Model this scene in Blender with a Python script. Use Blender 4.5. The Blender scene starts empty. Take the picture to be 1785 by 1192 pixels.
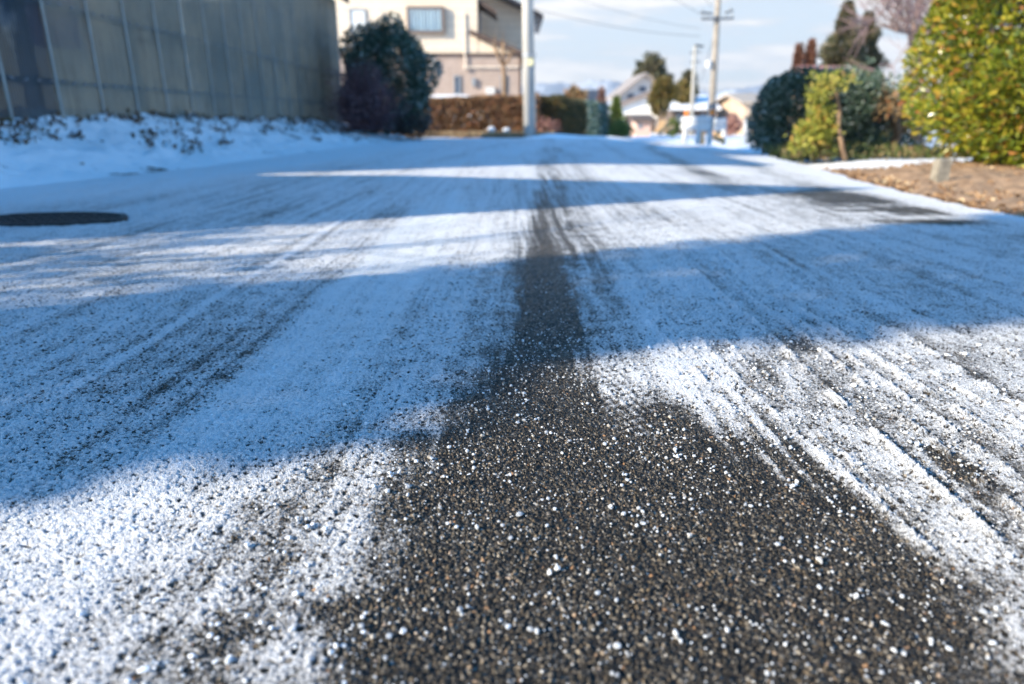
import bpy, math, random
import numpy as np

# ------------------------------------------------------------------ camera, sky, sun, exposure
SC = bpy.context.scene
COL = SC.collection
H = 0.42
PITCH = math.radians(18.19)
FPX = 1190.0
cd = bpy.data.cameras.new("camera")
cam = bpy.data.objects.new("camera", cd)
COL.objects.link(cam)
cam.location = (0, 0, H)
cam.rotation_euler = (math.pi / 2 - PITCH, 0, 0)
cd.lens = 24
cd.sensor_width = 36
cd.clip_start = 0.02
cd.clip_end = 20000
cd.dof.use_dof = True
cd.dof.focus_distance = 0.97
cd.dof.aperture_fstop = 2.9
cd.dof.aperture_blades = 9
SC.camera = cam

SUN_EL, SUN_AZ = math.radians(24), math.radians(26)      # light travels towards (+cos az, +sin az)
world = bpy.data.worlds.new("World")
SC.world = world
world.use_nodes = True
SC.view_settings.view_transform = 'Standard'
SC.view_settings.look = 'None'
SC.view_settings.gamma = 1
SC.view_settings.exposure = 0.95


class NT:
    """small node-graph helper"""
    def __init__(self, tree):
        self.t = tree
        self.l = tree.links

    def n(self, typ, **kw):
        nd = self.t.nodes.new(typ)
        ins = kw.pop('ins', None)
        for k, v in kw.items():
            setattr(nd, k, v)
        if ins:
            for k, v in ins.items():
                self.s(nd.inputs[k], v)
        return nd

    def s(self, sock, v):
        if hasattr(v, 'is_output') or isinstance(v, bpy.types.NodeSocket):
            self.l.new(v, sock)
        else:
            if isinstance(v, (tuple, list)) and len(v) == 3 and sock.type == 'RGBA':
                v = (*v, 1)
            sock.default_value = v

    def math(self, op, a, b=0.0, c=None, clamp=False):
        nd = self.n('ShaderNodeMath', operation=op, use_clamp=clamp)
        self.s(nd.inputs[0], a)
        self.s(nd.inputs[1], b)
        if c is not None:
            self.s(nd.inputs[2], c)
        return nd.outputs[0]

    def map(self, v, a, b, c=0.0, d=1.0, smooth=True):
        nd = self.n('ShaderNodeMapRange', interpolation_type='SMOOTHSTEP' if smooth else 'LINEAR')
        self.s(nd.inputs[0], v)
        for i, x in enumerate((a, b, c, d)):
            self.s(nd.inputs[i + 1], x)
        return nd.outputs[0]

    def mix(self, f, a, b, bt='MIX'):
        nd = self.n('ShaderNodeMix', data_type='RGBA', blend_type=bt)
        self.s(nd.inputs[0], f)
        self.s(nd.inputs[6], a)
        self.s(nd.inputs[7], b)
        return nd.outputs[2]

    def noise(self, vec, scale, detail=3, rough=.55, out=0):
        nd = self.n('ShaderNodeTexNoise', ins={'Scale': scale, 'Detail': detail, 'Roughness': rough})
        if vec is not None:
            self.l.new(vec, nd.inputs['Vector'])
        return nd.outputs[out]

    def ramp(self, f, stops, interp='LINEAR'):
        nd = self.n('ShaderNodeValToRGB')
        cr = nd.color_ramp
        cr.interpolation = interp
        while len(cr.elements) < len(stops):
            cr.elements.new(0.5)
        for e, (p, c) in zip(cr.elements, stops):
            e.position = p
            e.color = (*c, 1)
        self.s(nd.inputs[0], f)
        return nd.outputs[0]

    def vmul(self, vec, v):
        nd = self.n('ShaderNodeVectorMath', operation='MULTIPLY')
        self.l.new(vec, nd.inputs[0])
        nd.inputs[1].default_value = v
        return nd.outputs[0]


# sky: Nishita blue overhead, a deck of thin stratus near the horizon
W = NT(world.node_tree)
bg = world.node_tree.nodes['Background']
sky = W.n('ShaderNodeTexSky', sky_type='NISHITA', sun_disc=False, sun_elevation=SUN_EL,
          sun_rotation=math.radians(180) + math.atan2(math.cos(SUN_AZ), math.sin(SUN_AZ)),
          air_density=1.0, dust_density=0.3, ozone_density=2.0)
hsv = W.n('ShaderNodeHueSaturation', ins={'Saturation': 1.43, 'Value': 1.45, 'Color': sky.outputs[0]})
tc = W.n('ShaderNodeTexCoord')
sep = W.n('ShaderNodeSeparateXYZ', ins={0: tc.outputs['Generated']})
dz = sep.outputs[2]
st = W.vmul(tc.outputs['Generated'], (1.6, 1.6, 13.0))
c1 = W.noise(st, 2.2, 5, .55)
c2 = W.noise(W.vmul(tc.outputs['Generated'], (4, 4, 22)), 2.0, 4, .6)
cl = W.math('ADD', W.math('MULTIPLY', W.math('SUBTRACT', W.math('ADD', W.math('MULTIPLY', c1, .7), W.math('MULTIPLY', c2, .3)), .5), 1.7), .5)
dens = W.map(cl, .38, .54)
fade = W.map(dz, .13, .36, 1.0, 0.0)
low = W.map(dz, 0.0, .10, .55, 0.0)
mask = W.math('MULTIPLY', W.math('MAXIMUM', dens, low), fade)
ccol = W.ramp(cl, [(0.34, (2.4, 2.75, 3.2)), (0.47, (3.35, 3.45, 3.6)), (.60, (4.5, 4.35, 4.2))])
tint = W.mix(1.0, hsv.outputs[0], (.92, 1.04, 1.0), 'MULTIPLY')
thin = W.mix(W.math('MULTIPLY', fade, .93), tint, (2.75, 2.98, 3.35))
W.l.new(W.mix(mask, thin, ccol), bg.inputs[0])
bg.inputs[1].default_value = 0.143

sl = bpy.data.lights.new("sun", 'SUN')
sl.energy = 5.0
sl.angle = math.radians(.53)
sl.color = (1.0, .88, .69)
so = bpy.data.objects.new("sun", sl)
COL.objects.link(so)
so.location = (-30, -15, 20)
# sun lamp shines along its local -Z
so.rotation_euler = (0, 0, 0)
from mathutils import Vector, Quaternion
LD = Vector((math.cos(SUN_AZ) * math.cos(SUN_EL), math.sin(SUN_AZ) * math.cos(SUN_EL), -math.sin(SUN_EL)))
so.rotation_euler = LD.to_track_quat('-Z', 'Y').to_euler()

# ------------------------------------------------------------------ helpers
rng = np.random.default_rng(7)
CP, SP = math.cos(PITCH), math.sin(PITCH)


def at(px, py, Y):
    """point of the place seen at photo pixel (px,py) that stands Y metres up the road"""
    dx, dy = (px - 892.5) / FPX, (596 - py) / FPX
    fy, fz = CP + dy * SP, -SP + dy * CP
    t = Y / fy
    return np.array((dx * t, Y, H + fz * t))


def sstep(x, a, b):
    t = np.clip((np.asarray(x, float) - a) / (b - a), 0, 1)
    return t * t * (3 - 2 * t)


def hash2(i, j, seed):
    h = (i.astype(np.int64) * 374761393 + j.astype(np.int64) * 668265263 + seed * 1274126177) & 0xffffffff
    h = ((h ^ (h >> 13)) * 1274126177) & 0xffffffff
    return ((h ^ (h >> 16)) & 0xffff) / 65535.0


def vnoise(x, y, seed=0):
    x = np.asarray(x, float); y = np.asarray(y, float)
    i, j = np.floor(x), np.floor(y)
    fx, fy = x - i, y - j
    fx = fx * fx * (3 - 2 * fx); fy = fy * fy * (3 - 2 * fy)
    a, b = hash2(i, j, seed), hash2(i + 1, j, seed)
    c, d = hash2(i, j + 1, seed), hash2(i + 1, j + 1, seed)
    return (a * (1 - fx) + b * fx) * (1 - fy) + (c * (1 - fx) + d * fx) * fy


def fbm(x, y, seed=0, oct=4):
    s, a, t = 0, .5, 0
    for k in range(oct):
        s = s + a * vnoise(x * 2 ** k, y * 2 ** k, seed + 17 * k); t += a; a *= .55
    return s / t


def ground_z(x, y):
    x = np.asarray(x, float); y = np.asarray(y, float)
    sp = np.log1p(np.exp(np.clip((y - 13.0) / 1.5, -30, 30))) * 1.5
    z = -0.0175 * np.minimum(sp, 70)
    sp2 = np.log1p(np.exp(np.clip((y - 11.0) / 1.0, -30, 30)))
    z = z - 0.028 * np.minimum(sp2, 7) * sstep(x, 2.6, 4.5)
    return z


def setup(o, label=None, cat=None, group=None, kind=None):
    if label: o['label'] = label
    if cat: o['category'] = cat
    if group: o['group'] = group
    if kind: o['kind'] = kind
    return o


def thing(name, label, cat, loc=(0, 0, 0), group=None):
    o = bpy.data.objects.new(name, None)
    COL.objects.link(o)
    o.location = [float(v) for v in loc]
    o.empty_display_size = .1
    return setup(o, label, cat, group)


def npmesh(name, V, F, m, parent=None, rnd=None, smooth=False, pattr=None):
    """V Nx3 world coords, F list of index arrays (MxK)."""
    V = np.asarray(V, np.float32)
    if parent is not None:
        V = V - np.array(parent_loc(parent), np.float32)
    me = bpy.data.meshes.new(name)
    if not isinstance(F, (list, tuple)):
        F = [F]
    F = [np.asarray(f, np.int32) for f in F if len(f)]
    nl = sum(f.size for f in F); nf = sum(len(f) for f in F)
    me.vertices.add(len(V)); me.vertices.foreach_set('co', V.ravel())
    me.loops.add(nl); me.polygons.add(nf)
    me.loops.foreach_set('vertex_index', np.concatenate([f.ravel() for f in F]))
    tot = np.concatenate([np.full(len(f), f.shape[1], np.int32) for f in F])
    me.polygons.foreach_set('loop_start', np.concatenate(([0], np.cumsum(tot)[:-1])).astype(np.int32))
    me.polygons.foreach_set('loop_total', tot)
    me.polygons.foreach_set('use_smooth', np.full(nf, bool(smooth)))
    me.update(calc_edges=True)
    if rnd is not None:
        a = me.attributes.new('rnd', 'FLOAT', 'FACE')
        a.data.foreach_set('value', np.asarray(rnd, np.float32))
    for k, v in (pattr or {}).items():
        a = me.attributes.new(k, 'FLOAT', 'POINT')
        a.data.foreach_set('value', np.asarray(v, np.float32).ravel())
    if m: me.materials.append(m)
    o = bpy.data.objects.new(name, me)
    COL.objects.link(o)
    if parent is not None: o.parent = parent
    return o


def parent_loc(p):
    v = Vector((0, 0, 0))
    while p is not None:
        v += Vector(p.location); p = p.parent
    return v


class MB:
    """collects boxes, prisms and tubes; build() links them as one mesh"""
    def __init__(self):
        self.v, self.q, self.t, self.n = [], [], [], 0

    def add(self, V, Q=(), T=()):
        V = np.asarray(V, float)
        self.v.append(V)
        if len(Q): self.q.append(np.asarray(Q) + self.n)
        if len(T): self.t.append(np.asarray(T) + self.n)
        self.n += len(V)
        return self

    def box(self, a, b, rot=0.0, c=None):
        x0, y0, z0 = a; x1, y1, z1 = b
        V = np.array([(x, y, z) for z in (z0, z1) for x, y in ((x0, y0), (x1, y0), (x1, y1), (x0, y1))], float)
        if rot:
            if c is None: c = ((x0 + x1) / 2, (y0 + y1) / 2)
            d = V[:, :2] - c
            cs, sn = math.cos(rot), math.sin(rot)
            V[:, 0] = c[0] + d[:, 0] * cs - d[:, 1] * sn
            V[:, 1] = c[1] + d[:, 0] * sn + d[:, 1] * cs
        return self.add(V, [(3, 2, 1, 0), (4, 5, 6, 7), (0, 1, 5, 4), (1, 2, 6, 5), (2, 3, 7, 6), (3, 0, 4, 7)])

    def slab(self, P, off):
        """quad P (4 points) thickened by vector off"""
        P = np.asarray(P, float); off = np.asarray(off, float)
        V = np.vstack([P, P + off])
        return self.add(V, [(3, 2, 1, 0), (4, 5, 6, 7), (0, 1, 5, 4), (1, 2, 6, 5), (2, 3, 7, 6), (3, 0, 4, 7)])

    def prism(self, poly, off):
        """planar polygon (list of 3d points) extruded along off"""
        P = np.asarray(poly, float); n = len(P)
        V = np.vstack([P, P + np.asarray(off, float)])
        Q = [(i, (i + 1) % n, n + (i + 1) % n, n + i) for i in range(n)]
        T = [(0, i + 1, i) for i in range(1, n - 1)] + [(n, n + i, n + i + 1) for i in range(1, n - 1)]
        return self.add(V, Q, T)

    def tube(self, pts, rad, sides=8, cap=True):
        P = np.asarray(pts, float); n = len(P)
        R = np.full(n, rad) if np.isscalar(rad) else np.asarray(rad, float)
        T = np.gradient(P, axis=0)
        T /= np.maximum(np.linalg.norm(T, axis=1, keepdims=True), 1e-9)
        ref = np.array((0, 0, 1.0)) if abs(T[0][2]) < .9 else np.array((1.0, 0, 0))
        A = np.cross(T, ref); A /= np.maximum(np.linalg.norm(A, axis=1, keepdims=True), 1e-9)
        B = np.cross(T, A)
        th = np.arange(sides) * 2 * math.pi / sides
        V = (P[:, None, :] + R[:, None, None] * (np.cos(th)[None, :, None] * A[:, None, :] + np.sin(th)[None, :, None] * B[:, None, :])).reshape(-1, 3)
        i = np.arange(n - 1)[:, None] * sides; k = np.arange(sides)[None, :]; k2 = (k + 1) % sides
        Q = np.stack([i + k, i + k2, i + sides + k2, i + sides + k], -1).reshape(-1, 4)
        tr = []
        if cap:
            V = np.vstack([V, P[0], P[-1]])
            c0, c1 = n * sides, n * sides + 1
            for j in range(sides):
                j2 = (j + 1) % sides
                tr += [(c0, j2, j), (c1, (n - 1) * sides + j, (n - 1) * sides + j2)]
        return self.add(V, Q, tr)

    def build(self, name, m, parent=None, smooth=False, rnd=None):
        V = np.vstack(self.v)
        F = []
        if self.q: F.append(np.vstack(self.q))
        if self.t: F.append(np.vstack(self.t))
        return npmesh(name, V, F, m, parent, rnd, smooth)


# ------------------------------------------------------------------ materials
def newmat(name):
    m = bpy.data.materials.new(name)
    m.use_nodes = True
    g = NT(m.node_tree)
    return m, g, m.node_tree.nodes['Principled BSDF'], m.node_tree.nodes['Material Output']


def plain(name, c, rough=.6, var=.15, scale=8.0, c2=None, metal=0.0, bump=0.0, spec=.4, stretch=(1, 1, 1)):
    m, g, b, _ = newmat(name)
    tcx = g.n('ShaderNodeTexCoord').outputs['Object']
    v = g.vmul(tcx, stretch)
    n = g.noise(v, scale, 5, .6)
    lo = tuple(x * (1 - var) for x in c) if c2 is None else c2
    hi = tuple(min(1, x * (1 + var)) for x in c) if c2 is None else c
    g.s(b.inputs['Base Color'], g.mix(g.map(n, .32, .68), lo, hi))
    b.inputs['Roughness'].default_value = rough
    b.inputs['Metallic'].default_value = metal
    b.inputs['Specular IOR Level'].default_value = spec
    if bump:
        bn = g.n('ShaderNodeBump', ins={'Strength': bump, 'Distance': .01, 'Height': g.noise(v, scale * 6, 3)})
        g.l.new(bn.outputs[0], b.inputs['Normal'])
    return m


def leafmat(name, stops, rough=.4, trans=.3, spec=.5):
    m, g, b, out = newmat(name)
    r = g.n('ShaderNodeAttribute', attribute_name='rnd').outputs['Fac']
    col = g.ramp(r, stops)
    g.s(b.inputs['Base Color'], col)
    b.inputs['Roughness'].default_value = rough
    b.inputs['Specular IOR Level'].default_value = spec
    if trans:
        tr = g.n('ShaderNodeBsdfTranslucent', ins={'Color': col})
        mx = g.n('ShaderNodeMixShader', ins={0: trans, 1: b.outputs[0], 2: tr.outputs[0]})
        g.l.new(mx.outputs[0], out.inputs[0])
    return m


def snowmat(name, c=(.86, .87, .89), dirt=None, dscale=2.0, lo=.60, hi=.66):
    m, g, b, _ = newmat(name)
    p = g.n('ShaderNodeNewGeometry').outputs['Position']
    col = g.mix(g.map(g.noise(p, 40, 4), .3, .7), tuple(x * .93 for x in c), c)
    if dirt:
        n = g.math('ADD', g.math('MULTIPLY', g.noise(p, dscale, 4), .6), g.math('MULTIPLY', g.noise(p, dscale * 9, 4), .4))
        col = g.mix(g.map(n, lo, hi), col, dirt)
    g.s(b.inputs['Base Color'], col)
    b.inputs['Roughness'].default_value = .75
    b.inputs['Specular IOR Level'].default_value = .2
    bn = g.n('ShaderNodeBump', ins={'Strength': .5, 'Distance': .012, 'Height': g.noise(p, 60, 5)})
    g.l.new(bn.outputs[0], b.inputs['Normal'])
    return m


# the road: wet asphalt aggregate showing through broken snow; attribute cov = how much snow lies there
def roadmat():
    m, g, b, out = newmat('snowy_asphalt')
    m.displacement_method = 'BOTH'
    p = g.n('ShaderNodeNewGeometry').outputs['Position']
    cov = g.n('ShaderNodeAttribute', attribute_name='cov').outputs['Fac']
    ice = g.n('ShaderNodeAttribute', attribute_name='ice').outputs['Fac']
    ridge = g.n('ShaderNodeAttribute', attribute_name='ridge').outputs['Fac']
    p2 = g.vmul(p, (1, 1, 0.0))
    warp = g.n('ShaderNodeVectorMath', operation='ADD')
    nz = g.n('ShaderNodeTexNoise', ins={'Scale': 120.0, 'Detail': 1.0})
    g.l.new(p2, nz.inputs['Vector'])
    sc = g.n('ShaderNodeVectorMath', operation='SCALE', ins={0: nz.outputs['Color'], 'Scale': .007})
    g.l.new(p2, warp.inputs[0]); g.l.new(sc.outputs[0], warp.inputs[1])
    pw = warp.outputs[0]
    v1 = g.n('ShaderNodeTexVoronoi', voronoi_dimensions='2D', ins={'Scale': 205.0})
    g.l.new(pw, v1.inputs['Vector'])
    v2 = g.n('ShaderNodeTexVoronoi', voronoi_dimensions='2D', ins={'Scale': 420.0})
    g.l.new(pw, v2.inputs['Vector'])
    f1, f2 = v1.outputs['Distance'], v2.outputs['Distance']
    dome = g.map(f1, .05, .62, 1.0, 0.0)
    dome2 = g.map(f2, .05, .6, 1.0, 0.0)
    # stones
    sx = g.n('ShaderNodeSeparateColor', ins={0: v1.outputs['Color']})
    sy = g.n('ShaderNodeSeparateColor', ins={0: v2.outputs['Color']})
    stone = g.ramp(sx.outputs[0], [(0, (.020, .0185, .016)), (.40, (.038, .034, .029)), (.60, (.062, .054, .045)),
                                   (.72, (.065, .050, .034)), (.82, (.12, .088, .055)), (.89, (.095, .09, .082)), (.955, (.26, .215, .16)), (.98, (.25, .13, .06)), (1, (.46, .43, .38))])
    fine = g.ramp(sy.outputs[1], [(0, (.010, .009, .0075)), (.60, (.026, .022, .018)), (.85, (.075, .058, .040)), (.95, (.22, .19, .15)), (1, (.50, .47, .43))])
    isstone = g.map(g.math('ADD', dome, g.math('MULTIPLY', sx.outputs[1], .35)), .45, .62)
    asp = g.mix(isstone, fine, stone)
    asp = g.mix(g.map(g.noise(p2, 9, 3), .35, .7, 0, .35), asp, (.018, .016, .0135))
    # snow mask
    n1 = g.noise(p2, 185, 4, .64)
    n2 = g.noise(p2, 600, 3, .6)
    n3 = g.noise(p2, 16, 3, .55)
    n4 = g.noise(g.vmul(p2, (1.0, .33, 1.0)), 60, 3, .6)
    v3 = g.n('ShaderNodeTexVoronoi', voronoi_dimensions='2D', ins={'Scale': 98.0, 'Randomness': 1.0})
    g.l.new(pw, v3.inputs['Vector'])
    sz = g.n('ShaderNodeSeparateColor', ins={0: v3.outputs['Color']})
    pit = g.math('MULTIPLY', g.map(g.math('ADD', v3.outputs['Distance'], g.math('MULTIPLY', g.math('SUBTRACT', n1, .5), .5)), .16, .46, 1.0, 0.0), g.map(sz.outputs[2], .30, 1.0, 0, 1, False))
    var = g.math('ADD', g.math('ADD', g.math('MULTIPLY', g.math('SUBTRACT', n1, .5), 1.10), g.math('MULTIPLY', g.math('SUBTRACT', n2, .5), 1.10)),
                 g.math('ADD', g.math('MULTIPLY', g.math('SUBTRACT', n3, .5), .75), g.math('MULTIPLY', g.math('SUBTRACT', n4, .5), .35)))
    hide = g.math('ADD', g.math('MULTIPLY', dome, -.14), g.math('MULTIPLY', g.math('MULTIPLY', pit, g.math('SUBTRACT', 1.0, ice)), -.52))
    raw = g.math('ADD', g.math('ADD', cov, var), g.math('ADD', hide, .12))
    snow = g.map(raw, .33, .62)
    thick = g.map(raw, .42, 1.20, 0, 1, False)
    # colours
    scol = g.mix(g.map(n1, .3, .7), (.66, .68, .71), (.82, .825, .84))
    thin = g.mix(g.map(thick, 0.0, .62), (.28, .275, .27), scol)
    icecol = g.mix(g.map(g.noise(p2, 25, 4), .35, .65), (.58, .63, .65), (.78, .82, .85))
    icecol = g.mix(g.map(n1, .48, .66), icecol, scol)
    scol2 = g.mix(ice, thin, icecol)
    stain = g.map(g.noise(p2, 5.5, 3), .66, .75, 0, .30)
    scol2 = g.mix(stain, scol2, (.60, .55, .47))
    col = g.mix(snow, asp, scol2)
    g.s(b.inputs['Base Color'], col)
    ar = g.math('ADD', .26, g.math('MULTIPLY', sy.outputs[0], .40))
    g.s(b.inputs['Roughness'], g.math('ADD', g.math('MULTIPLY', snow, .6), g.math('MULTIPLY', g.math('SUBTRACT', 1, snow), ar), clamp=True))
    b.inputs['Specular IOR Level'].default_value = .22
    # relief
    ha = g.math('ADD', g.math('MULTIPLY', g.math('MULTIPLY', dome, g.math('ADD', .35, sx.outputs[1])), .0030), g.math('MULTIPLY', dome2, .0009))
    lump = g.math('ADD', g.math('MULTIPLY', n1, .0017), g.math('ADD', g.math('MULTIPLY', n2, .0008), g.math('MULTIPLY', n3, .006)))
    lump = g.math('MULTIPLY', lump, g.math('SUBTRACT', 1.0, g.math('MULTIPLY', ice, .55)))
    hs = g.math('MULTIPLY', snow, g.math('ADD', g.math('ADD', .0006, g.math('MULTIPLY', thick, .0028)), g.math('ADD', g.math('MULTIPLY', g.math('MULTIPLY', lump, thick), .9), g.math('MULTIPLY', ridge, g.math('MULTIPLY', n1, .014)))))
    hh = g.math('ADD', g.math('MULTIPLY', ha, g.math('SUBTRACT', 1, g.math('MULTIPLY', snow, .75))), hs)
    d = g.n('ShaderNodeDisplacement', ins={'Height': hh, 'Midlevel': 0.0, 'Scale': 1.0})
    g.l.new(d.outputs[0], out.inputs['Displacement'])
    return m


M = {}
M['road'] = roadmat()
M['snow'] = snowmat('snow')
M['snow_ground'] = snowmat('patchy_snow', dirt=(.20, .14, .075), dscale=.8, lo=.60, hi=.68)
M['soil'] = plain('leafy_soil', (.42, .27, .16), .9, scale=14, c2=(.22, .135, .075), bump=.8)
M['concrete'] = plain('concrete', (.50, .48, .44), .85, .12, 9, bump=.3)
M['pole'] = plain('pole_concrete', (.50, .475, .43), .75, .10, 5, stretch=(1, 1, .2))
M['dark_metal'] = plain('dark_steel', (.07, .075, .085), .5, .2, 12)
M['grey_metal'] = plain('galvanised_steel', (.33, .35, .37), .45, .15, 9, metal=.3)
M['bark'] = plain('bark', (.34, .23, .14), .9, .3, 18, c2=(.16, .10, .065), bump=.6, stretch=(1, 1, .3))
M['dark_bark'] = plain('dark_bark', (.12, .09, .07), .9, .3, 18, bump=.5)
M['iron'] = plain('wet_cast_iron', (.030, .030, .030), .42, .3, 40, bump=.5)
M['white_paint'] = plain('white_paint', (.60, .60, .585), .4, .05, 4)
M['orange'] = plain('orange_plastic', (.85, .25, .03), .35, .08, 20)
M['wood'] = plain('pale_timber', (.62, .40, .20), .7, .2, 6, stretch=(1, 1, 6))
M['roof_snow'] = snowmat('roof_snow')

# ------------------------------------------------------------------ the road, bank, verge, ground
def xr_edge(Y): return np.interp(Y, [-3, 0, 2.9, 4.4, 5.7, 8.4, 12, 16, 20], [2.1, 2.1, 2.2, 2.32, 2.55, 3.0, 3.15, 3.3, 3.6])
def xl_edge(Y): return np.interp(Y, [-3, 3, 4.3, 6.3, 13.7, 20], [-3.3, -3.3, -3.1, -2.7, -2.2, -2.2])


def build_road():
    el = np.radians(np.linspace(50, 1.25, 640))
    Yf = H / np.tan(el)
    Yb = np.linspace(-3.0, Yf[0] - .02, 26)
    Y = np.concatenate([Yb, Yf[Yf < 20.4]])
    nr, nc = len(Y), 880
    half = np.maximum(.80 * (np.maximum(Y, .2) * CP + H * SP) + .03, .45)
    s = np.linspace(-1, 1, nc)
    core = .90
    XL, XR = xl_edge(Y) - .02, xr_edge(Y)
    wl, wr = np.minimum(half, -XL * .97), np.minimum(half, XR * .97)
    X = np.empty((nr, nc))
    for side, w, e in ((-1, wl, XL), (1, wr, XR)):
        k = s < 0 if side < 0 else s >= 0
        a = np.abs(s[k])[None, :]
        inner = side * (a / core) * w[:, None]
        outer = side * w[:, None] + (a - core) / (1 - core) * (e - side * w)[:, None]
        X[:, k] = np.where(a <= core, inner, outer)
    YY = np.repeat(Y[:, None], nc, 1)
    # ragged right edge
    edge = (s > .97)[None, :] * (fbm(YY * 6, YY * 0 + 3, 5) - .5) * .12
    X = X + edge
    Z = ground_z(X, YY)
    # --- snow cover -------------------------------------------------
    wob = (vnoise(YY * 3, X * 0, 1) - .5) * .02
    x = X + wob
    streak = fbm(x * 30, YY * .9, 11, 3) - .5
    fstreak = fbm(x * 110, YY * 2.5, 12, 2) - .5
    patch = fbm(x * 3.5, YY * 1.6, 13, 4) - .5
    far = sstep(YY, 1.0, 4.0)
    cov = .77 + .44 * patch + .34 * streak + (.20 + .26 * far) * fstreak + (.10 + .14 * far) * (fbm(x * 210, YY * 1.6, 15, 2) - .5) + .06 * sstep(YY, 2.5, 5)
    ice = np.zeros_like(cov)
    ridge = np.zeros_like(cov)
    # compacted icy strip left of centre, pitted lane beside it, old bicycle groove
    lane = sstep(x, -.50, -.45) * (1 - sstep(x, -.27, -.18)) * sstep(YY, .74, .95) * (1 - sstep(YY, 3, 5))
    lane = lane * (.55 + .9 * np.clip(fbm(x * 9, YY * 5, 14, 3), 0, .6))
    ice = np.maximum(ice, np.clip(lane, 0, 1) * .42); cov = cov + lane * .03
    pit = sstep(x, -1.15, -.72) * (1 - sstep(x, -.52, -.47)) * (1 - sstep(YY, 2.2, 4.0)) * sstep(YY, .60, .75)
    cov = cov - pit * (.09 + .05 * sstep(x, -.66, -.52))
    gro = np.exp(-((x + .71 + .004 * YY) / .012) ** 2) * sstep(YY, .8, 1.1) * (1 - sstep(YY, 3.4, 4.5))
    cov = cov + gro * .30
    gro2 = np.exp(-((x + .685 + .004 * YY) / .009) ** 2) * sstep(YY, .8, 1.1) * (1 - sstep(YY, 3.4, 4.5))
    cov = cov - gro2 * .12
    leftrim = sstep(x, -.52, -.49) * (1 - sstep(x, -.47, -.45)) * (1 - sstep(YY, 2.0, 3.5))
    cov = cov - leftrim * .16 * sstep(YY, .75, .9)
    lit_left = (1 - sstep(x, -.26, -.12)) * (1 - sstep(YY, .8, 1.0))
    cov = cov + lit_left * (.08 - .42 * sstep(x, -.48, -.10) - .10 * (1 - sstep(YY, .40, .62)))
    # dark wheel track running up the road
    xc = .012 + .05 * YY
    hw = np.interp(YY, [1.0, 1.5, 2.1, 4, 7, 14], [.075, .060, .066, .085, .11, .14])
    dtr = np.abs(x - xc) / hw
    trk = 1 - sstep(dtr + (fbm(x * 60, YY * 6, 24, 3) - .5) * .9, .35, 1.60)
    veil = (1 - sstep((xc - .05 - x) / .16, .2, 1.0)) * (x < xc) * sstep(YY, .85, 1.0)
    cov = cov - veil * np.interp(YY, [.9, 1.3, 2.2, 4], [.34, .24, .12, .0]) * (.6 + 1.2 * fbm(x * 60, YY * 3, 23, 3))
    trk_s = np.interp(YY, [.9, 1.6, 2.6, 3.6, 6, 9, 13], [.86, .74, .50, .36, .29, .25, .17])
    lines = .45 + 1.1 * (fbm(x * 90, YY * .35, 21, 2))
    cov = cov - trk * trk_s * lines
    side = (1 - sstep(np.abs(x - xc - .125) / .075, .5, 1.2)) * np.interp(YY, [1.0, 1.6, 3, 6], [.30, .24, .16, .06])
    cov = cov - side * (.7 + .8 * (fbm(x * 120, YY * .5, 22, 2) - .3))
    # bare tongue widening towards the viewer
    wig = (fbm(YY * 9, x * 3, 31, 3) - .5)
    xl = np.interp(YY, [0, .4, .55, .66, .86, 1.0, 1.12, 1.35], [-.10, -.11, -.145, -.135, -.105, -.075, -.035, .02]) + wig * .14
    xr = np.interp(YY, [0, .35, .45, .55, .66, .78, .88, .98, 1.1, 1.35], [.33, .355, .375, .385, .365, .325, .285, .235, .165, .12]) + wig * .07
    fan = (fbm((x - .25 * (YY - .9) ** 2) * 70, YY * 1.2, 33, 2) - .5) * .10 * sstep(YY, .45, .8)
    ins = sstep(x + fan * .4, xl - .085, xl + .055) * (1 - sstep(x + fan * 1.5, xr - .06 - .03 * sstep(YY, .75, .95), xr + .10 + .07 * sstep(YY, .75, .95))) * (1 - sstep(YY + .10 * wig, .84, 1.12))
    cov = cov * (1 - ins) + ins * (-.06 + .25 * np.clip(patch, -.3, .5))
    # veil of frost grains along the tongue's left edge
    # tyre-tread ridges to the right of it, curving in
    for k, (a, wd, amp) in enumerate(((.29, .008, .5), (.335, .006, .35), (.385, .009, .5), (.43, .007, .35), (.505, .013, .9), (.56, .012, .8), (.60, .009, .6), (.66, .016, .7), (.74, .010, .5), (.80, .014, .6), (.93, .012, .45))):
        cx = a - .16 * np.clip(1.25 - YY, -.5, 1) * -.55 * np.exp(-((a - .3) / .22) ** 2) + (.02 * np.sin(YY * 2 + k)) + .02 * (YY - 1)
        wd = wd * .62
        r = np.exp(-((x - cx) / wd) ** 2)
        brk = sstep(vnoise(YY * 34, YY * 0 + k, 50 + k), .25, .6)
        fadey = sstep(YY, .44, .62) * (1 - sstep(YY, 1.5, 3.5))
        ridge = np.maximum(ridge, r * amp * brk * fadey)
        cov = cov + r * .30 * amp * brk * fadey
        g2 = np.exp(-((x - cx - wd * 2.2) / (wd * 1.3)) ** 2)
        cov = cov - g2 * .16 * amp * fadey
    cov = cov - .20 * sstep(x, .25, .45) * (1 - sstep(YY, 1.1, 1.6)) * (1 - sstep(x, 1.0, 1.4))
    hole = sstep(fbm(x * 9, YY * 4, 61, 3), .60, .72) * sstep(x, .35, .5) * (1 - sstep(YY, 1.4, 2))
    cov = cov - hole * .30
    # tread blocks printed at the tongue's right edge
    tb = np.sin((x - .30 * YY) * 260) * np.sin((YY + x * .5) * 210)
    tbm = np.exp(-((x - (.165 + .10 * (1.05 - YY) * 1.6)) / .05) ** 2) * sstep(YY, .78, .86) * (1 - sstep(YY, 1.05, 1.35))
    cov = cov + tbm * (.26 + .26 * tb)
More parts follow.
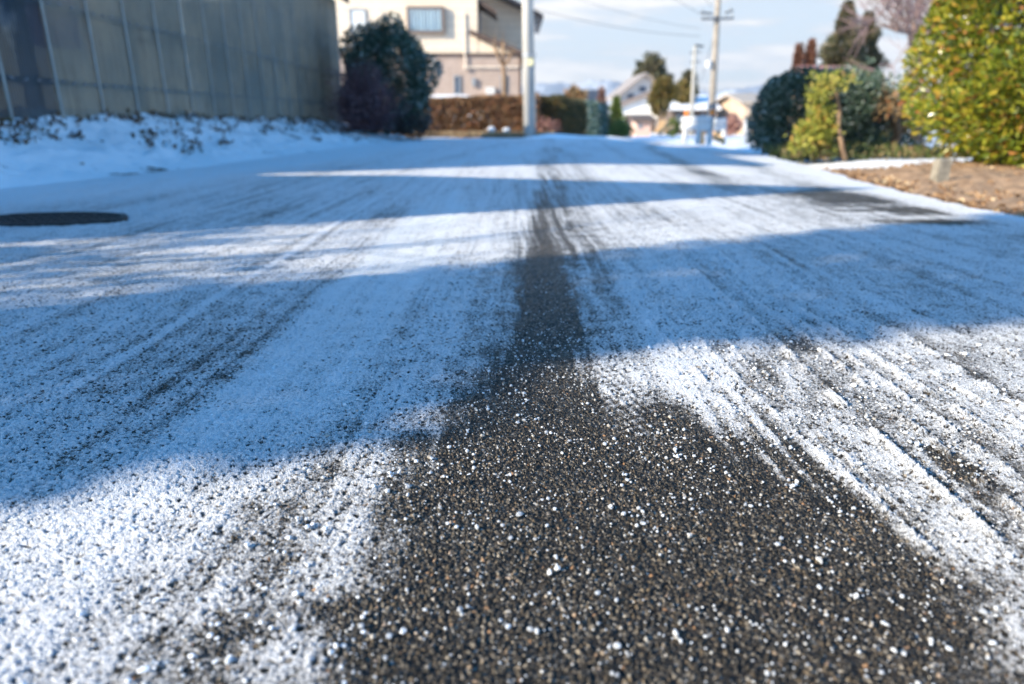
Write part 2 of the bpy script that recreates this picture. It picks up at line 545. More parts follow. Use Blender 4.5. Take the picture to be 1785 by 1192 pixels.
    tb2 = np.sin(x * 250) * np.sin(YY * 120)
    cov = cov + .12 * tb2 * trk * sstep(YY, 1.2, 1.5) * (1 - sstep(YY, 3, 4))
    # thawed patch and streaks on the right, further up
    q = np.exp(-((x - (1.72 + .02 * YY)) / .26) ** 2 * 1.0) * sstep(YY, 2.72, 2.95) * (1 - sstep(YY, 3.9, 4.5))
    qs = fbm(x * 2.2 + YY * .8, YY * 11, 41, 3)
    cov = cov - q * (.35 + 1.5 * (qs - .38))
    q2 = sstep(x, 1.45, 1.9) * sstep(YY, 1.7, 2.0) * (1 - sstep(YY, 2.45, 2.6))
    cov = cov - q2 * (.25 + 1.1 * (fbm(x * 2 + YY, YY * 9, 42, 3) - .42))
    # long car tracks that bend to the right far up the road
    for (x5, x10, x14, w_, a_) in ((1.50, 2.02, 3.0, .12, .50), (1.15, 1.45, 1.7, .08, .22), (.55, .72, 1.5, .10, .28), (-.95, -.35, .25, .10, .22), (-1.5, -1.1, -.2, .10, .18), (2.05, 2.7, 3.2, .10, .30)):
        cx = np.interp(YY, [3, 5.4, 10.5, 14, 19], [2 * x5 - x10 + (x10 - x5) * .55, x5, x10, x14, x14 + (x14 - x10) * 1.4])
        t_ = np.exp(-((x - cx) / w_) ** 2) * sstep(YY, 3.6, 5.0)
        cov = cov - t_ * a_ * (.8 + .5 * streak)
    cov = cov + .12 * sstep(YY, 4, 8)
    # snow drifted against both edges
    cov = cov + .35 * sstep(X, XR[:, None] - .35, XR[:, None] - .05) + .5 * (1 - sstep(X, XL[:, None] + .1, XL[:, None] + 1.3)) * sstep(YY, 1.8, 3)
    cov = np.clip(cov, -.4, 1.25)
    V = np.stack([X, YY, Z], -1).reshape(-1, 3)
    i = np.arange(nr - 1)[:, None] * nc + np.arange(nc - 1)[None, :]
    F = np.stack([i, i + 1, i + nc + 1, i + nc], -1).reshape(-1, 4)
    o = npmesh('road', V, F, M['road'], smooth=True, pattr={'cov': cov, 'ice': ice, 'ridge': ridge})
    setup(o, 'asphalt road under broken trampled snow with a dark bare wheel track', 'road', kind='structure')


build_road()


def grid_sheet(name, xs, ys, zf, m, label, cat, kind='structure', smooth=True):
    X, Y = np.meshgrid(xs, ys)
    Z = zf(X, Y)
    V = np.stack([X, Y, Z], -1).reshape(-1, 3)
    nc = len(xs)
    i = np.arange(len(ys) - 1)[:, None] * nc + np.arange(nc - 1)[None, :]
    F = np.stack([i, i + 1, i + nc + 1, i + nc], -1).reshape(-1, 4)
    return setup(npmesh(name, V, F, m, smooth=smooth), label, cat, kind=kind)


def gz_sheet(X, Y):
    inroad = sstep(X, -3.9, -3.0) * (1 - sstep(X, 3.0, 3.9)) * (1 - sstep(Y, 19.5, 20.3)) * sstep(Y, -6, -4)
    soil = sstep(X, 1.5, 2.0) * (1 - sstep(X, 8.5, 9.5)) * (1 - sstep(Y, 5.5, 6.15)) * sstep(Y, -4, -2)
    rip = (fbm(X * .8, Y * .8, 71, 4) - .5) * .10 * sstep(np.abs(X) + np.maximum(Y - 14, 0), 3.2, 6)
    return ground_z(X, Y) - .06 * np.maximum(inroad, soil) + rip - .004


def spaced(a, b, fine0, fine1, nf, nc):
    return np.unique(np.concatenate([np.linspace(fine0, fine1, nf), a - (a - fine0) * 0 + np.sign(a) * np.abs(fine0) * 0 + np.linspace(a, fine0, nc) if False else np.linspace(a, fine0, nc), np.linspace(fine1, b, nc)]))


xs = np.unique(np.concatenate([-np.geomspace(14, 3000, 22), np.linspace(-14, 20, 180), np.geomspace(20, 3000, 22)]))
ys = np.unique(np.concatenate([-np.geomspace(6, 300, 12), np.linspace(-6, 45, 210), np.geomspace(45, 6000, 40)]))
grid_sheet('ground', xs, ys, gz_sheet, M['snow_ground'], 'open ground under thin patchy snow reaching to the hills', 'ground')


def bank_z(X, Y):
    toe = xl_edge(Y) + .12
    w = (toe - X)
    top = -3.93
    t = np.clip(w / np.maximum(toe - top, .3), 0, 1.1)
    hgt = .385 * np.interp(Y, [-2, 14, 17.5, 18.6], [1, 1, .75, .05])
    z = ground_z(X, Y) - .02 + (hgt + .02) * (.32 * t + .68 * t * t)
    bump = (fbm(X * 2.4, Y * 2.4, 81, 4) - .5) * .16 + (fbm(X * 9, Y * 9, 82, 3) - .5) * .06
    return z + bump * sstep(t, .05, .5) + .012 * sstep(t, .0, .2)


grid_sheet('snow_bank', np.linspace(-4.6, -1.9, 150), np.linspace(-2, 18.6, 620), bank_z,
           snowmat('bank_snow', dirt=(.11, .075, .05), dscale=1.5, lo=.585, hi=.63), 'shaded snow bank rising from the road to the corrugated shed', 'bank')


def soil_mesh():
    ys_ = np.linspace(-2, 6.15, 240)
    t = np.linspace(0, 1, 150)
    Y, T = np.meshgrid(ys_, t, indexing='ij')
    back = sstep(Y + .25 * (fbm(T * 12, Y * 0, 93, 3) - .5), 5.55, 6.05)
    X = xr_edge(Y) - .06 + (fbm(Y * 5, Y * 0, 91, 3) - .5) * .14 + T ** 1.3 * (9 - xr_edge(Y)) + back * .9 * (1 - T)
    Z = ground_z(X, Y) - .012 + .09 * sstep(T, 0, .25) * (1 - back) + (fbm(X * 7, Y * 7, 92, 4) - .5) * .07 * sstep(T, .0, .08) * (1 - back) - .05 * back
    V = np.stack([X, Y, Z], -1).reshape(-1, 3)
    nc = len(t)
    i = np.arange(len(ys_) - 1)[:, None] * nc + np.arange(nc - 1)[None, :]
    F = np.stack([i, i + 1, i + nc + 1, i + nc], -1).reshape(-1, 4)
    setup(npmesh('soil_verge', V, F, M['soil'], smooth=True), 'bare brown soil verge under the round evergreen bush', 'verge', kind='structure')


soil_mesh()

# ------------------------------------------------------------------ ice grains and fallen leaves
ICO_V = None


def ico():
    p = (1 + 5 ** .5) / 2
    v = np.array([(-1, p, 0), (1, p, 0), (-1, -p, 0), (1, -p, 0), (0, -1, p), (0, 1, p), (0, -1, -p), (0, 1, -p), (p, 0, -1), (p, 0, 1), (-p, 0, -1), (-p, 0, 1)], float)
    v /= np.linalg.norm(v[0])
    f = np.array([(0, 11, 5), (0, 5, 1), (0, 1, 7), (0, 7, 10), (0, 10, 11), (1, 5, 9), (5, 11, 4), (11, 10, 2), (10, 7, 6), (7, 1, 8), (3, 9, 4), (3, 4, 2), (3, 2, 6), (3, 6, 8), (3, 8, 9), (4, 9, 5), (2, 4, 11), (6, 2, 10), (8, 6, 7), (9, 8, 1)])
    # one subdivision
    vs = list(map(tuple, v)); cache = {}; nf = []
    def mid(a, b):
        k = (min(a, b), max(a, b))
        if k not in cache:
            q = (np.array(vs[a]) + vs[b]); q /= np.linalg.norm(q); cache[k] = len(vs); vs.append(tuple(q))
        return cache[k]
    for a, b, c in f:
        x, y, z = mid(a, b), mid(b, c), mid(c, a)
        nf += [(a, x, z), (x, b, y), (z, y, c), (x, y, z)]
    return v, f, np.array(vs), np.array(nf)


I0V, I0F, I1V, I1F = ico()


def grains(name, X, Y, Z, S, m, label, cat, hi=True, flat=.8):
    bv, bf = (I1V, I1F) if hi else (I0V, I0F)
    n = len(X)
    jit = 1 + rng.normal(0, .17, (n, len(bv), 1))
    V = bv[None] * jit
    V = V * (S[:, None, None] * rng.uniform(.7, 1.25, (n, 1, 3)))
    a = rng.uniform(0, 6.28, n); c, s = np.cos(a), np.sin(a)
    vx = V[:, :, 0] * c[:, None] - V[:, :, 1] * s[:, None]
    vy = V[:, :, 0] * s[:, None] + V[:, :, 1] * c[:, None]
    V = np.stack([vx + X[:, None], vy + Y[:, None], V[:, :, 2] * flat + Z[:, None]], -1).reshape(-1, 3)
    F = (bf[None] + (np.arange(n) * len(bv))[:, None, None]).reshape(-1, 3)
    o = npmesh(name, V, F, m, smooth=False, rnd=np.repeat(rng.uniform(0, 1, n), len(bf)))
    return setup(o, label, cat, kind='stuff')


def grainmat():
    m, g, b, out = newmat('ice_grain')
    r = g.n('ShaderNodeAttribute', attribute_name='rnd').outputs['Fac']
    g.s(b.inputs['Base Color'], g.ramp(r, [(0, (.42, .43, .45)), (.35, (.66, .67, .68)), (.75, (.84, .85, .86)), (.9, (.60, .57, .52)), (1, (.42, .34, .25))]))
    b.inputs['Roughness'].default_value = .28
    b.inputs['IOR'].default_value = 1.31
    tr = g.n('ShaderNodeBsdfTranslucent', ins={'Color': (.8, .85, .9)})
    mx = g.n('ShaderNodeMixShader', ins={0: .25, 1: b.outputs[0], 2: tr.outputs[0]})
    g.l.new(mx.outputs[0], out.inputs[0])
    return m


GM = grainmat()


def scatter(n, ymin, ymax, w0=.78, clump=0.0, seed=0):
    # even density over the road in front of the viewer, in a fan
    Y = np.sqrt(rng.uniform(ymin ** 2, ymax ** 2, n))
    X = rng.uniform(-1, 1, n) * (w0 * Y * CP + .14)
    if clump:
        k = vnoise(X * 22, Y * 22, 200 + seed) > clump
        X, Y = X[k], Y[k]
    return X, Y


X, Y = scatter(6800, .30, 1.35, clump=.38)
k = (X > -.30) & (X < .66)
X, Y = X[k], Y[k]
S = np.clip(rng.lognormal(math.log(.00122), .42, len(X)), .0005, .0029)
grains('ice_pellets', X, Y, .0028 + S * .55, S, GM, 'loose white ice pellets scattered over the bare wheel track', 'ice pellets')
X, Y = scatter(15000, .30, 1.9, clump=.36, seed=3)
S = np.clip(rng.lognormal(math.log(.0008), .40, len(X)), .0004, .002)
grains('frost_grains', X, Y, .0026 + S * .5, S, GM, 'fine frost grains dusted over asphalt and snow', 'frost', hi=False)
X, Y = scatter(2600, .34, 1.25, clump=.55, seed=5)
k = ((X < -.12) | (X > .36 + .25 * (.7 - Y))) & ((X > 0) | (Y < .95 + .5 * X))
X, Y = X[k], Y[k]
S = np.clip(rng.lognormal(math.log(.0015), .5, len(X)), .0006, .0048)
grains('snow_crumbs', X, Y, .0050 + S * .15, S, M['snow'], 'crumbs of broken snow lying beside the bare track', 'snow crumbs', flat=.65)


def leaves(P, D, L, asp=.45, fold=.18, spread=.9):
    """leaf quads (two triangles each) at points P, pointing roughly along D, length L"""
    n = len(P)
    d = D + rng.normal(0, spread, (n, 3))
    d /= np.maximum(np.linalg.norm(d, axis=1, keepdims=True), 1e-6)
    r = rng.normal(0, 1, (n, 3))
    w = np.cross(d, r); w /= np.maximum(np.linalg.norm(w, axis=1, keepdims=True), 1e-6)
    nn = np.cross(d, w)
    L = np.asarray(L)[:, None] * np.ones((n, 1))
    b = P
    mid = P + d * L * .48
    V = np.stack([b, mid + w * L * asp * .5 + nn * L * fold, P + d * L - nn * L * .06, mid - w * L * asp * .5 + nn * L * fold], 1).reshape(-1, 3)
    i = np.arange(n) * 4
    F = np.concatenate([np.stack([i, i + 1, i + 2], 1), np.stack([i, i + 2, i + 3], 1)])
    return V, F


def leafobj(name, P, D, L, m, parent, asp=.45, spread=.9, fold=.18, rv=None):
    V, F = leaves(P, D, L, asp, fold, spread)
    r = rng.uniform(0, 1, len(P)) if rv is None else rv
    return npmesh(name, V, F, m, parent, rnd=np.concatenate([r, r]))


M['litter'] = leafmat('dead_leaf', [(0, (.14, .075, .04)), (.4, (.28, .165, .085)), (.8, (.42, .28, .16)), (1, (.56, .44, .28))], .7, .1)
n = 13000
Y = rng.uniform(2.0, 5.9, n)
X = xr_edge(Y) + .02 + rng.uniform(0, 1, n) ** 1.4 * 4.2
k = vnoise(X * 5, Y * 5, 301) > .28
X, Y = X[k], Y[k]
P = np.stack([X, Y, ground_z(X, Y) + .07 * sstep(X - xr_edge(Y), 0, 1.2) + rng.uniform(0, .018, len(X)) - .01], 1)
D = np.stack([rng.normal(0, 1, len(X)), rng.normal(0, 1, len(X)), rng.uniform(-.1, .2, len(X))], 1)
setup(leafobj('leaf_litter', P, D, rng.uniform(.02, .05, len(X)), M['litter'], None, .6, .3), 'brown fallen leaves covering the soil verge beside the road', 'fallen leaves', kind='stuff')

# dead weeds breaking through the snow bank
cl = []
for k in range(75):
    y = rng.uniform(4.2, 15.5); u = rng.beta(3.2, 1.4)
    toe = float(xl_edge(y))
    x = toe - u * (toe + 3.95)
    m_ = int(rng.integers(5, 26)); sp_ = rng.uniform(.02, .07)
    cx = x + rng.normal(0, sp_, m_); cy = y + rng.normal(0, sp_ * 1.3, m_)
    cl.append(np.stack([cx, cy, bank_z(cx, cy) + rng.uniform(-.01, .045, m_)], 1))
for k in range(70):
    y = 4.2 + k * .18; x = -3.93
    cx = x + rng.normal(0, .03, 12); cy = y + rng.normal(0, .08, 12)
    cl.append(np.stack([cx, cy, bank_z(cx, cy) + rng.uniform(-.02, .02, 12)], 1))
P = np.vstack(cl)
D = rng.normal(0, 1, P.shape) + np.array((0, 0, .5))
setup(leafobj('dead_weeds', P, D, rng.uniform(.03, .075, len(P)), leafmat('weed_leaf', [(0, (.05, .03, .022)), (.6, (.18, .095, .05)), (1, (.08, .085, .04))], .7, .1), None, .5, .6),
      'dark dead weeds and leaves poking out of the snow bank', 'weeds', kind='stuff')

# manhole cover, upper left of the road
mc = thing('manhole_cover', 'dark wet iron manhole cover free of snow at the left edge of the road', 'manhole', (-1.95, 2.95, .006))
th = np.linspace(0, 2 * math.pi, 49)[:-1]
lap = 1 + .07 * (fbm(np.cos(th) * 3 + 9, np.sin(th) * 3 + 9, 77, 3) - .5) * 2
ring = []
for rr, z in ((1.0, -.01), (1.0, .012), (.90, .012), (.90, .006)):
    ring.append(np.stack([-1.95 + .31 * lap * rr * np.cos(th), 2.93 + .175 * lap * rr * np.sin(th), np.full(48, .006 + z)], 1))
i = np.arange(48); j = (i + 1) % 48
npmesh('rim', np.vstack(ring), np.vstack([np.stack([a * 48 + i, a * 48 + j, (a + 1) * 48 + j, (a + 1) * 48 + i], 1) for a in range(3)]), M['iron'], mc)
mb = MB()
mb.prism(np.stack([-1.95 + .278 * np.cos(th), 2.93 + .156 * np.sin(th), np.full(48, .004)], 1), (0, 0, .008))
for a in np.arange(-.24, .25, .048):
    for b_ in np.arange(-.15, .16, .048):
        if (a / .26) ** 2 + (b_ / .14) ** 2 < 1:
            mb.box((-1.95 + a - .012, 2.93 + b_ - .012, .012), (-1.95 + a + .012, 2.93 + b_ + .012, .017))
mb.build('plate', M['iron'], mc)

# ------------------------------------------------------------------ corrugated shed on the left
def sheetmat(name, c, alpha, warm):
    m, g, b, out = newmat(name)
    p = g.n('ShaderNodeTexCoord').outputs['Object']
    n = g.noise(g.vmul(p, (1, 1.0, .8)), 1.3, 6, .65)
    n2 = g.noise(g.vmul(p, (1, 6, .5)), 3.0, 4, .6)
    col = g.mix(g.map(n, .35, .66), c, warm)
    col = g.mix(g.map(n2, .48, .75, 0, .75), col, tuple(x * .38 for x in c))
    col = g.mix(g.map(g.noise(g.vmul(p, (1, 2.2, 1.4)), 1.1, 4, .6), .58, .70, 0, .55), col, (.42, .44, .42))
    g.s(b.inputs['Base Color'], col)
    b.inputs['Roughness'].default_value = .45
    b.inputs['Specular IOR Level'].default_value = .35
    tr = g.n('ShaderNodeBsdfTransparent', ins={0: (.85, .9, .9)})
    tl = g.n('ShaderNodeBsdfTranslucent', ins={0: (.6, .6, .55)})
    m1 = g.n('ShaderNodeMixShader', ins={0: .25, 1: b.outputs[0], 2: tl.outputs[0]})
    m2 = g.n('ShaderNodeMixShader', ins={0: alpha, 1: m1.outputs[0], 2: tr.outputs[0]})
    g.l.new(m2.outputs[0], out.inputs[0])
    return m


WX = -4.0
shed = thing('corrugated_shed', 'long shed walled with grey translucent corrugated sheets above the snow bank', 'shed', (WX, 4.4, .3))
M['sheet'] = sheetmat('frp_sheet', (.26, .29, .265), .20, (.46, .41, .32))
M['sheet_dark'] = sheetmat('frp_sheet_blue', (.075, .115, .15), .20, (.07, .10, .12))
M['seam'] = plain('seam_strip', (.27, .30, .285), .5, .12, 6)
PW = .655
y0 = 4.40
npan = 0
while y0 < 16.9:
    y1 = min(y0 + PW, 17.0)
    nn_ = int((y1 - y0) / .032 * 6)
    yy = np.linspace(y0, y1, nn_ + 1)
    ox = WX + .008 * np.sin(yy / .032 * 2 * math.pi)
    V = []
    for z, dx in ((.24, 0), (1.31, 0.0), (1.32, .012), (2.93, .012)):
        V.append(np.stack([ox + dx, yy, np.full_like(yy, z)], 1))
    V = np.vstack(V); c_ = len(yy)
    i = np.arange(c_ - 1)
    F = np.vstack([np.stack([a * c_ + i, a * c_ + i + 1, (a + 1) * c_ + i + 1, (a + 1) * c_ + i], 1) for a in range(3)])
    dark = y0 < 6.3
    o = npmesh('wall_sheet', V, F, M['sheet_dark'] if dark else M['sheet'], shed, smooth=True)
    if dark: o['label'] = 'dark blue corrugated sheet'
    MB().box((WX + .022, y1 - .016, .25), (WX + .030, y1 + .016, 2.92)).build('seam_strip', M['seam'], shed)
    y0 = y1
for z in (.72, 1.36, 2.10, 2.85):
    MB().box((WX - .09, 4.42, z - .025), (WX - .03, 16.9, z + .025)).build('girt', M['bark'], shed)
mb = MB()
for z in (.72, 1.36, 2.10):
    for y in np.arange(4.5, 16.9, .164):
        mb.tube([(WX + .01, y, z + rng.normal(0, .006)), (WX + .034, y, z)], [.011, .008], 6)
o_ = mb.build('nail_row', M['grey_metal'], shed); o_['kind'] = 'stuff'
for y in np.arange(4.5, 16.7, 1.8):
    MB().box((WX - .20, y - .05, .1), (WX - .10, y + .05, 2.9)).build('wall_post', M['bark'], shed)
MB().box((WX - .22, 4.35, -.1), (WX - .004, 17.02, .30)).build('footing', M['concrete'], shed)
mb = MB()
mb.slab([(WX + .26, 3.45, 2.97), (WX + .26, 17.15, 2.97), (-7.6, 17.15, 3.45), (-7.6, 3.45, 3.45)], (0, 0, .06))
mb.build('roof', M['dark_metal'], shed)
MB().box((WX + .26, 3.45, 2.88), (WX + .30, 17.15, 3.03)).build('fascia', M['dark_bark'], shed)
M['plywood'] = plain('plywood', (.42, .36, .27), .8, .3, 2)
for y_ in (4.4, 16.92):
    MB().box((-7.42, y_, 0), (WX - .24, y_ + .08, 2.9)).build('end_wall', M['plywood'], shed)
MB().box((-7.5, 4.4, 0), (-7.49, 17.0, 3.42)).build('back_wall', sheetmat('old_sheet', (.16, .18, .17), .14, (.24, .22, .18)), shed)
# goods stored inside, dimly seen through the sheets
tarp = plain('pink_tarp', (.75, .20, .35), .6, .1)
setup(MB().box((-4.45, 6.7, 1.05), (-4.15, 7.15, 1.95)).build('storage_box', tarp), 'pink box seen faintly through the shed wall sheets', 'box')
setup(MB().box((-4.45, 5.85, 1.15), (-4.15, 6.25, 1.75)).build('storage_box', plain('blue_tarp', (.06, .16, .42), .6, .1)), 'blue box seen faintly through the dark end of the shed wall', 'box')
setup(MB().box((-4.6, 8.9, 1.28), (-4.13, 10.9, 1.33)).build('shelf_board', plain('pale_board', (.75, .70, .60), .6, .1)), 'pale shelf board seen through the shed wall', 'shelf')
setup(MB().tube([(-4.12, 9.4 + .17 * math.cos(a), .86 + .19 * math.sin(a)) for a in np.linspace(0, 2 * math.pi, 33)], .03, 8, False).build('hanging_hoop', M['white_paint'], smooth=True), 'pale hoop hanging behind the shed wall sheets', 'hoop')
setup(MB().box((-4.8, 11.2, .3), (-4.15, 12.4, 1.15)).build('storage_box', plain('rust_box', (.34, .13, .07), .8, .3)), 'rust brown crate seen faintly through the shed wall', 'crate')

# ------------------------------------------------------------------ vegetation builders
def blob(n, c, r, power=2.0, rough=.12, shell=.35, seed=0, zmin=None):
    g = np.random.default_rng(seed + 1000)
    d = g.normal(0, 1, (n, 3)); d /= np.linalg.norm(d, axis=1, keepdims=True)
    sr = 1 / (np.abs(d) ** power).sum(1) ** (1 / power)
    ph = g.uniform(0, 6.28, (5, 1)); fr = g.uniform(2.0, 6.0, (5, 3)) * g.choice([-1, 1], (5, 3))
    sr = sr * (1 + rough * np.sin(fr @ d.T + ph).sum(0) / 1.8)
    sr = sr * (1 - shell * g.uniform(0, 1, n) ** 1.6)
    P = np.asarray(c) + d * sr[:, None] * np.asarray(r)
    if zmin is not None:
        k = P[:, 2] > zmin
        P, d = P[k], d[k]
    return P, d


def branch_tree(mb, p, d, length, rad, depth, g, spread=.55, up=.15, tips=None, sides=6):
    n = 5
    pts = [p]; v = d / np.linalg.norm(d)
    for k in range(n):
        v = v + g.normal(0, .10, 3) + np.array((0, 0, up * .25)); v /= np.linalg.norm(v)
        pts.append(pts[-1] + v * length / n)
    mb.tube(pts, np.linspace(rad, rad * .62, n + 1), max(3, sides), depth == 0)
    if tips is not None and depth <= 1: tips.append((pts[-1], v))
    if depth <= 0: return
    for k in range(int(g.integers(2, 4)) + (1 if depth > 2 else 0)):
        q = pts[int(g.integers(2, n + 1))] if k else pts[-1]
        w = v + g.normal(0, spread, 3) + np.array((0, 0, up)); w /= np.linalg.norm(w)
        branch_tree(mb, q, w, length * g.uniform(.62, .82), rad * .58, depth - 1, g, spread, up, tips, sides - 1)


def shrub(name, label, cat, c, r, n, L, m, power=2.2, rough=.12, shell=.35, seed=0, zmin=None, stems=5, asp=.45, group=None, spread=.9, barkm=None, part='foliage'):
    gz = float(zmin if zmin is not None else c[2] - r[2])
    t = thing(name, label, cat, (c[0], c[1], gz), group)
    P, D = blob(n, c, r, power, rough, shell, seed, zmin=gz + .02)
    leafobj(part, P, D + np.array((0, 0, .25)), rng.uniform(.7, 1.25, len(P)) * L, m, t, asp, spread)
    mb = MB(); g = np.random.default_rng(seed + 5)
    for k in range(stems):
        a = g.uniform(0, 6.28)
        p0 = np.array((c[0] + .18 * r[0] * math.cos(a), c[1] + .18 * r[1] * math.sin(a), gz - .05))
        tip = np.array((c[0] + .6 * r[0] * math.cos(a), c[1] + .6 * r[1] * math.sin(a), c[2] + .35 * r[2]))
        branch_tree(mb, p0, tip - p0, np.linalg.norm(tip - p0) * .6, .022 * max(r[0], .5), 2, g)
    mb.build('stem', barkm or M['dark_bark'], t, True)
    return t


M['bright_leaf'] = leafmat('bright_leaf', [(0, (.055, .09, .012)), (.30, (.13, .175, .017)), (.62, (.26, .28, .024)), (.85, (.44, .39, .04)), (.95, (.46, .28, .045)), (1, (.34, .10, .04))], .28, .30, .7)
M['frost_leaf'] = leafmat('frosted_leaf', [(0, (.03, .06, .035)), (.5, (.075, .125, .075)), (.8, (.16, .22, .17)), (1, (.42, .48, .45))], .5, .15)
M['dark_leaf'] = leafmat('dark_leaf', [(0, (.018, .05, .03)), (.5, (.045, .10, .06)), (.8, (.12, .20, .16)), (1, (.48, .58, .57))], .4, .12)
M['hedge_leaf'] = leafmat('hedge_leaf', [(0, (.13, .085, .04)), (.4, (.28, .17, .085)), (.75, (.42, .235, .12)), (1, (.50, .21, .11))], .6, .2)
M['hedge_dark'] = leafmat('hedge_dark', [(0, (.03, .045, .02)), (.5, (.09, .085, .03)), (1, (.20, .13, .05))], .6, .2)
M['needle'] = leafmat('needle', [(0, (.03, .045, .02)), (.5, (.09, .09, .04)), (1, (.22, .17, .09))], .6, .15)
M['rust_needle'] = leafmat('rust_needle', [(0, (.12, .05, .03)), (.6, (.26, .11, .07)), (1, (.32, .18, .10))], .7, .15)
M['olive'] = leafmat('olive_leaf', [(0, (.06, .07, .015)), (.5, (.17, .14, .03)), (1, (.32, .20, .06))], .6, .2)
M['green'] = leafmat('green_leaf', [(0, (.04, .08, .015)), (.6, (.12, .18, .03)), (1, (.26, .28, .06))], .5, .25)
M['yellow'] = leafmat('yellow_leaf', [(0, (.14, .18, .03)), (.4, (.34, .36, .06)), (.8, (.55, .50, .11)), (1, (.60, .36, .10))], .45, .3)
M['orange_leaf'] = leafmat('orange_leaf', [(0, (.17, .13, .07)), (.5, (.32, .22, .11)), (.85, (.45, .27, .11)), (1, (.48, .18, .08))], .6, .25)
M['twig'] = plain('purple_twig', (.10, .055, .065), .8, .3, 20)
M['straw'] = leafmat('straw', [(0, (.24, .15, .08)), (.6, (.46, .32, .18)), (1, (.62, .50, .32))], .7, .15)
M['pink'] = leafmat('dry_pink', [(0, (.20, .08, .07)), (.6, (.40, .20, .17)), (1, (.52, .34, .26))], .7, .15)

# the big sunlit evergreen on the right
bt = thing('evergreen_bush', 'big round sunlit evergreen bush with glossy yellow-green leaves on the soil verge', 'bush', (4.35, 6.0, .05))
P1, D1 = blob(36000, (4.84, 5.90, 1.24), (1.44, 1.25, 1.24), 2.4, .06, .28, 3, zmin=.05)
P2, D2 = blob(9500, (4.28, 5.25, .48), (1.05, .72, .48), 2.4, .14, .4, 4, zmin=.05)
P3, D3 = blob(5500, (5.1, 5.1, .9), (1.0, .62, .88), 2.2, .14, .4, 5, zmin=.05)
P4, D4 = blob(5000, (5.2, 6.0, 2.30), (.92, .9, .80), 2.1, .16, .5, 6)
P = np.vstack([P1, P2, P3, P4]); D = np.vstack([D1, D2, D3, D4])
leafobj('foliage', P, D + np.array((-.15, -.2, .35)), rng.uniform(.045, .085, len(P)), M['bright_leaf'], bt, .48, .75)
mb = MB(); g_ = np.random.default_rng(2)
for k in range(11):
    a = g_.uniform(0, 6.28); rr = g_.uniform(.05, .75)
    p0 = np.array((4.75 + rr * math.cos(a), 5.75 + .6 * rr * math.sin(a), -.02))
    tip = p0 + np.array((math.cos(a) * .5, math.sin(a) * .4, 1.3))
    branch_tree(mb, p0, tip - p0, .55, .028, 3, g_, .5)
mb.build('stem', M['bark'], bt, True)

# boundary stone on the verge
bs = thing('boundary_stone', 'short square concrete boundary post on the leaf-strewn verge before the bush', 'post', (2.72, 4.5, .04))
cx, cy = 2.70, 4.42
V = []
for z, w in ((-.05, .040), (.165, .036), (.176, .026)):
    V += [(cx - w, cy - w, z), (cx + w, cy - w, z + .004), (cx + w, cy + w, z), (cx - w, cy + w, z)]
Q = [(a * 4 + i, a * 4 + (i + 1) % 4, a * 4 + 4 + (i + 1) % 4, a * 4 + 4 + i) for a in range(2) for i in range(4)] + [(8, 9, 10, 11)]
npmesh('post_body', np.array(V), np.array(Q), plain('weathered_stone', (.25, .225, .18), .9, .3, 25, bump=.6), bs)

# shrubs by the shed's far end (in the shed's shadow)
shrub('frosted_shrub', 'large dark green shrub dusted with frost at the far corner of the corrugated shed', 'shrub', (-2.68, 15.6, 1.16), (.86, .80, 1.06), 19000, .09, M['dark_leaf'], 2.5, .17, .3, 11, zmin=.10)
ts = thing('twiggy_shrub', 'leafless purple-brown twiggy shrub in front of the dark frosted shrub', 'shrub', (-2.85, 13.9, .22))
mb = MB(); g_ = np.random.default_rng(9)
for k in range(800):
    d = g_.normal(0, 1, 3); d[2] = abs(d[2]) * 1.0 + .1; d /= np.linalg.norm(d)
    e = np.array((-2.85, 13.9, .22)) + d * np.array((.60, .55, 1.02)) * g_.uniform(.80, 1.32) * (1 / (np.abs(d) ** 2.4).sum() ** (1 / 2.4))
    s_ = np.array((-2.85, 13.9, .2)) + g_.normal(0, .10, 3) * np.array((1, 1, .1))
    mid = s_ * .45 + e * .55 + g_.normal(0, .06, 3)
    mb.tube([s_, mid, e], [.006, .0045, .003], 3, False)
mb.build('twigs', M['twig'], ts)['kind'] = 'stuff'
P, D = blob(5200, (-2.88, 13.9, .68), (.58, .52, .54), 2.0, .40, .8, 12, zmin=.2)
leafobj('dead_foliage', P, D, rng.uniform(.03, .06, len(P)), leafmat('purple_leaf', [(0, (.07, .035, .04)), (.6, (.20, .105, .11)), (1, (.42, .32, .35))], .7, .1), ts, .5, 1.2)
shrub('low_shrub', 'small dark low shrub at the foot of the frosted shrub', 'shrub', (-2.0, 14.7, .22), (.42, .3, .26), 900, .07, leafmat('low_leaf', [(0, (.02, .02, .018)), (1, (.09, .07, .06))], .7, .1), 2, .2, .5, 13, zmin=.0, stems=3)


def box_points(n, a, b, jit, g, depth=.25):
    a = np.asarray(a, float); b = np.asarray(b, float)
    s = b - a
    ar = np.array([s[1] * s[2], s[1] * s[2], s[0] * s[2], s[0] * s[2], s[0] * s[1]])
    f = g.choice(5, n, p=ar / ar.sum())
    U = g.uniform(0, 1, (n, 3))
    N = np.zeros((n, 3))
    for k, (ax, sd) in enumerate(((0, 0), (0, 1), (1, 0), (1, 1), (2, 1))):
        q = f == k
        dd = g.uniform(0, 1, q.sum()) ** 1.7 * depth / s[ax]
        U[q, ax] = dd if sd == 0 else 1 - dd
        N[q, ax] = -1 if sd == 0 else 1
    P = a + U * s
    w = (vnoise(P[:, 0] * 2.2 + P[:, 1], P[:, 2] * 2.5 + P[:, 1] * 1.7, 400) - .5) * jit * 2
    return P + N * w[:, None], N


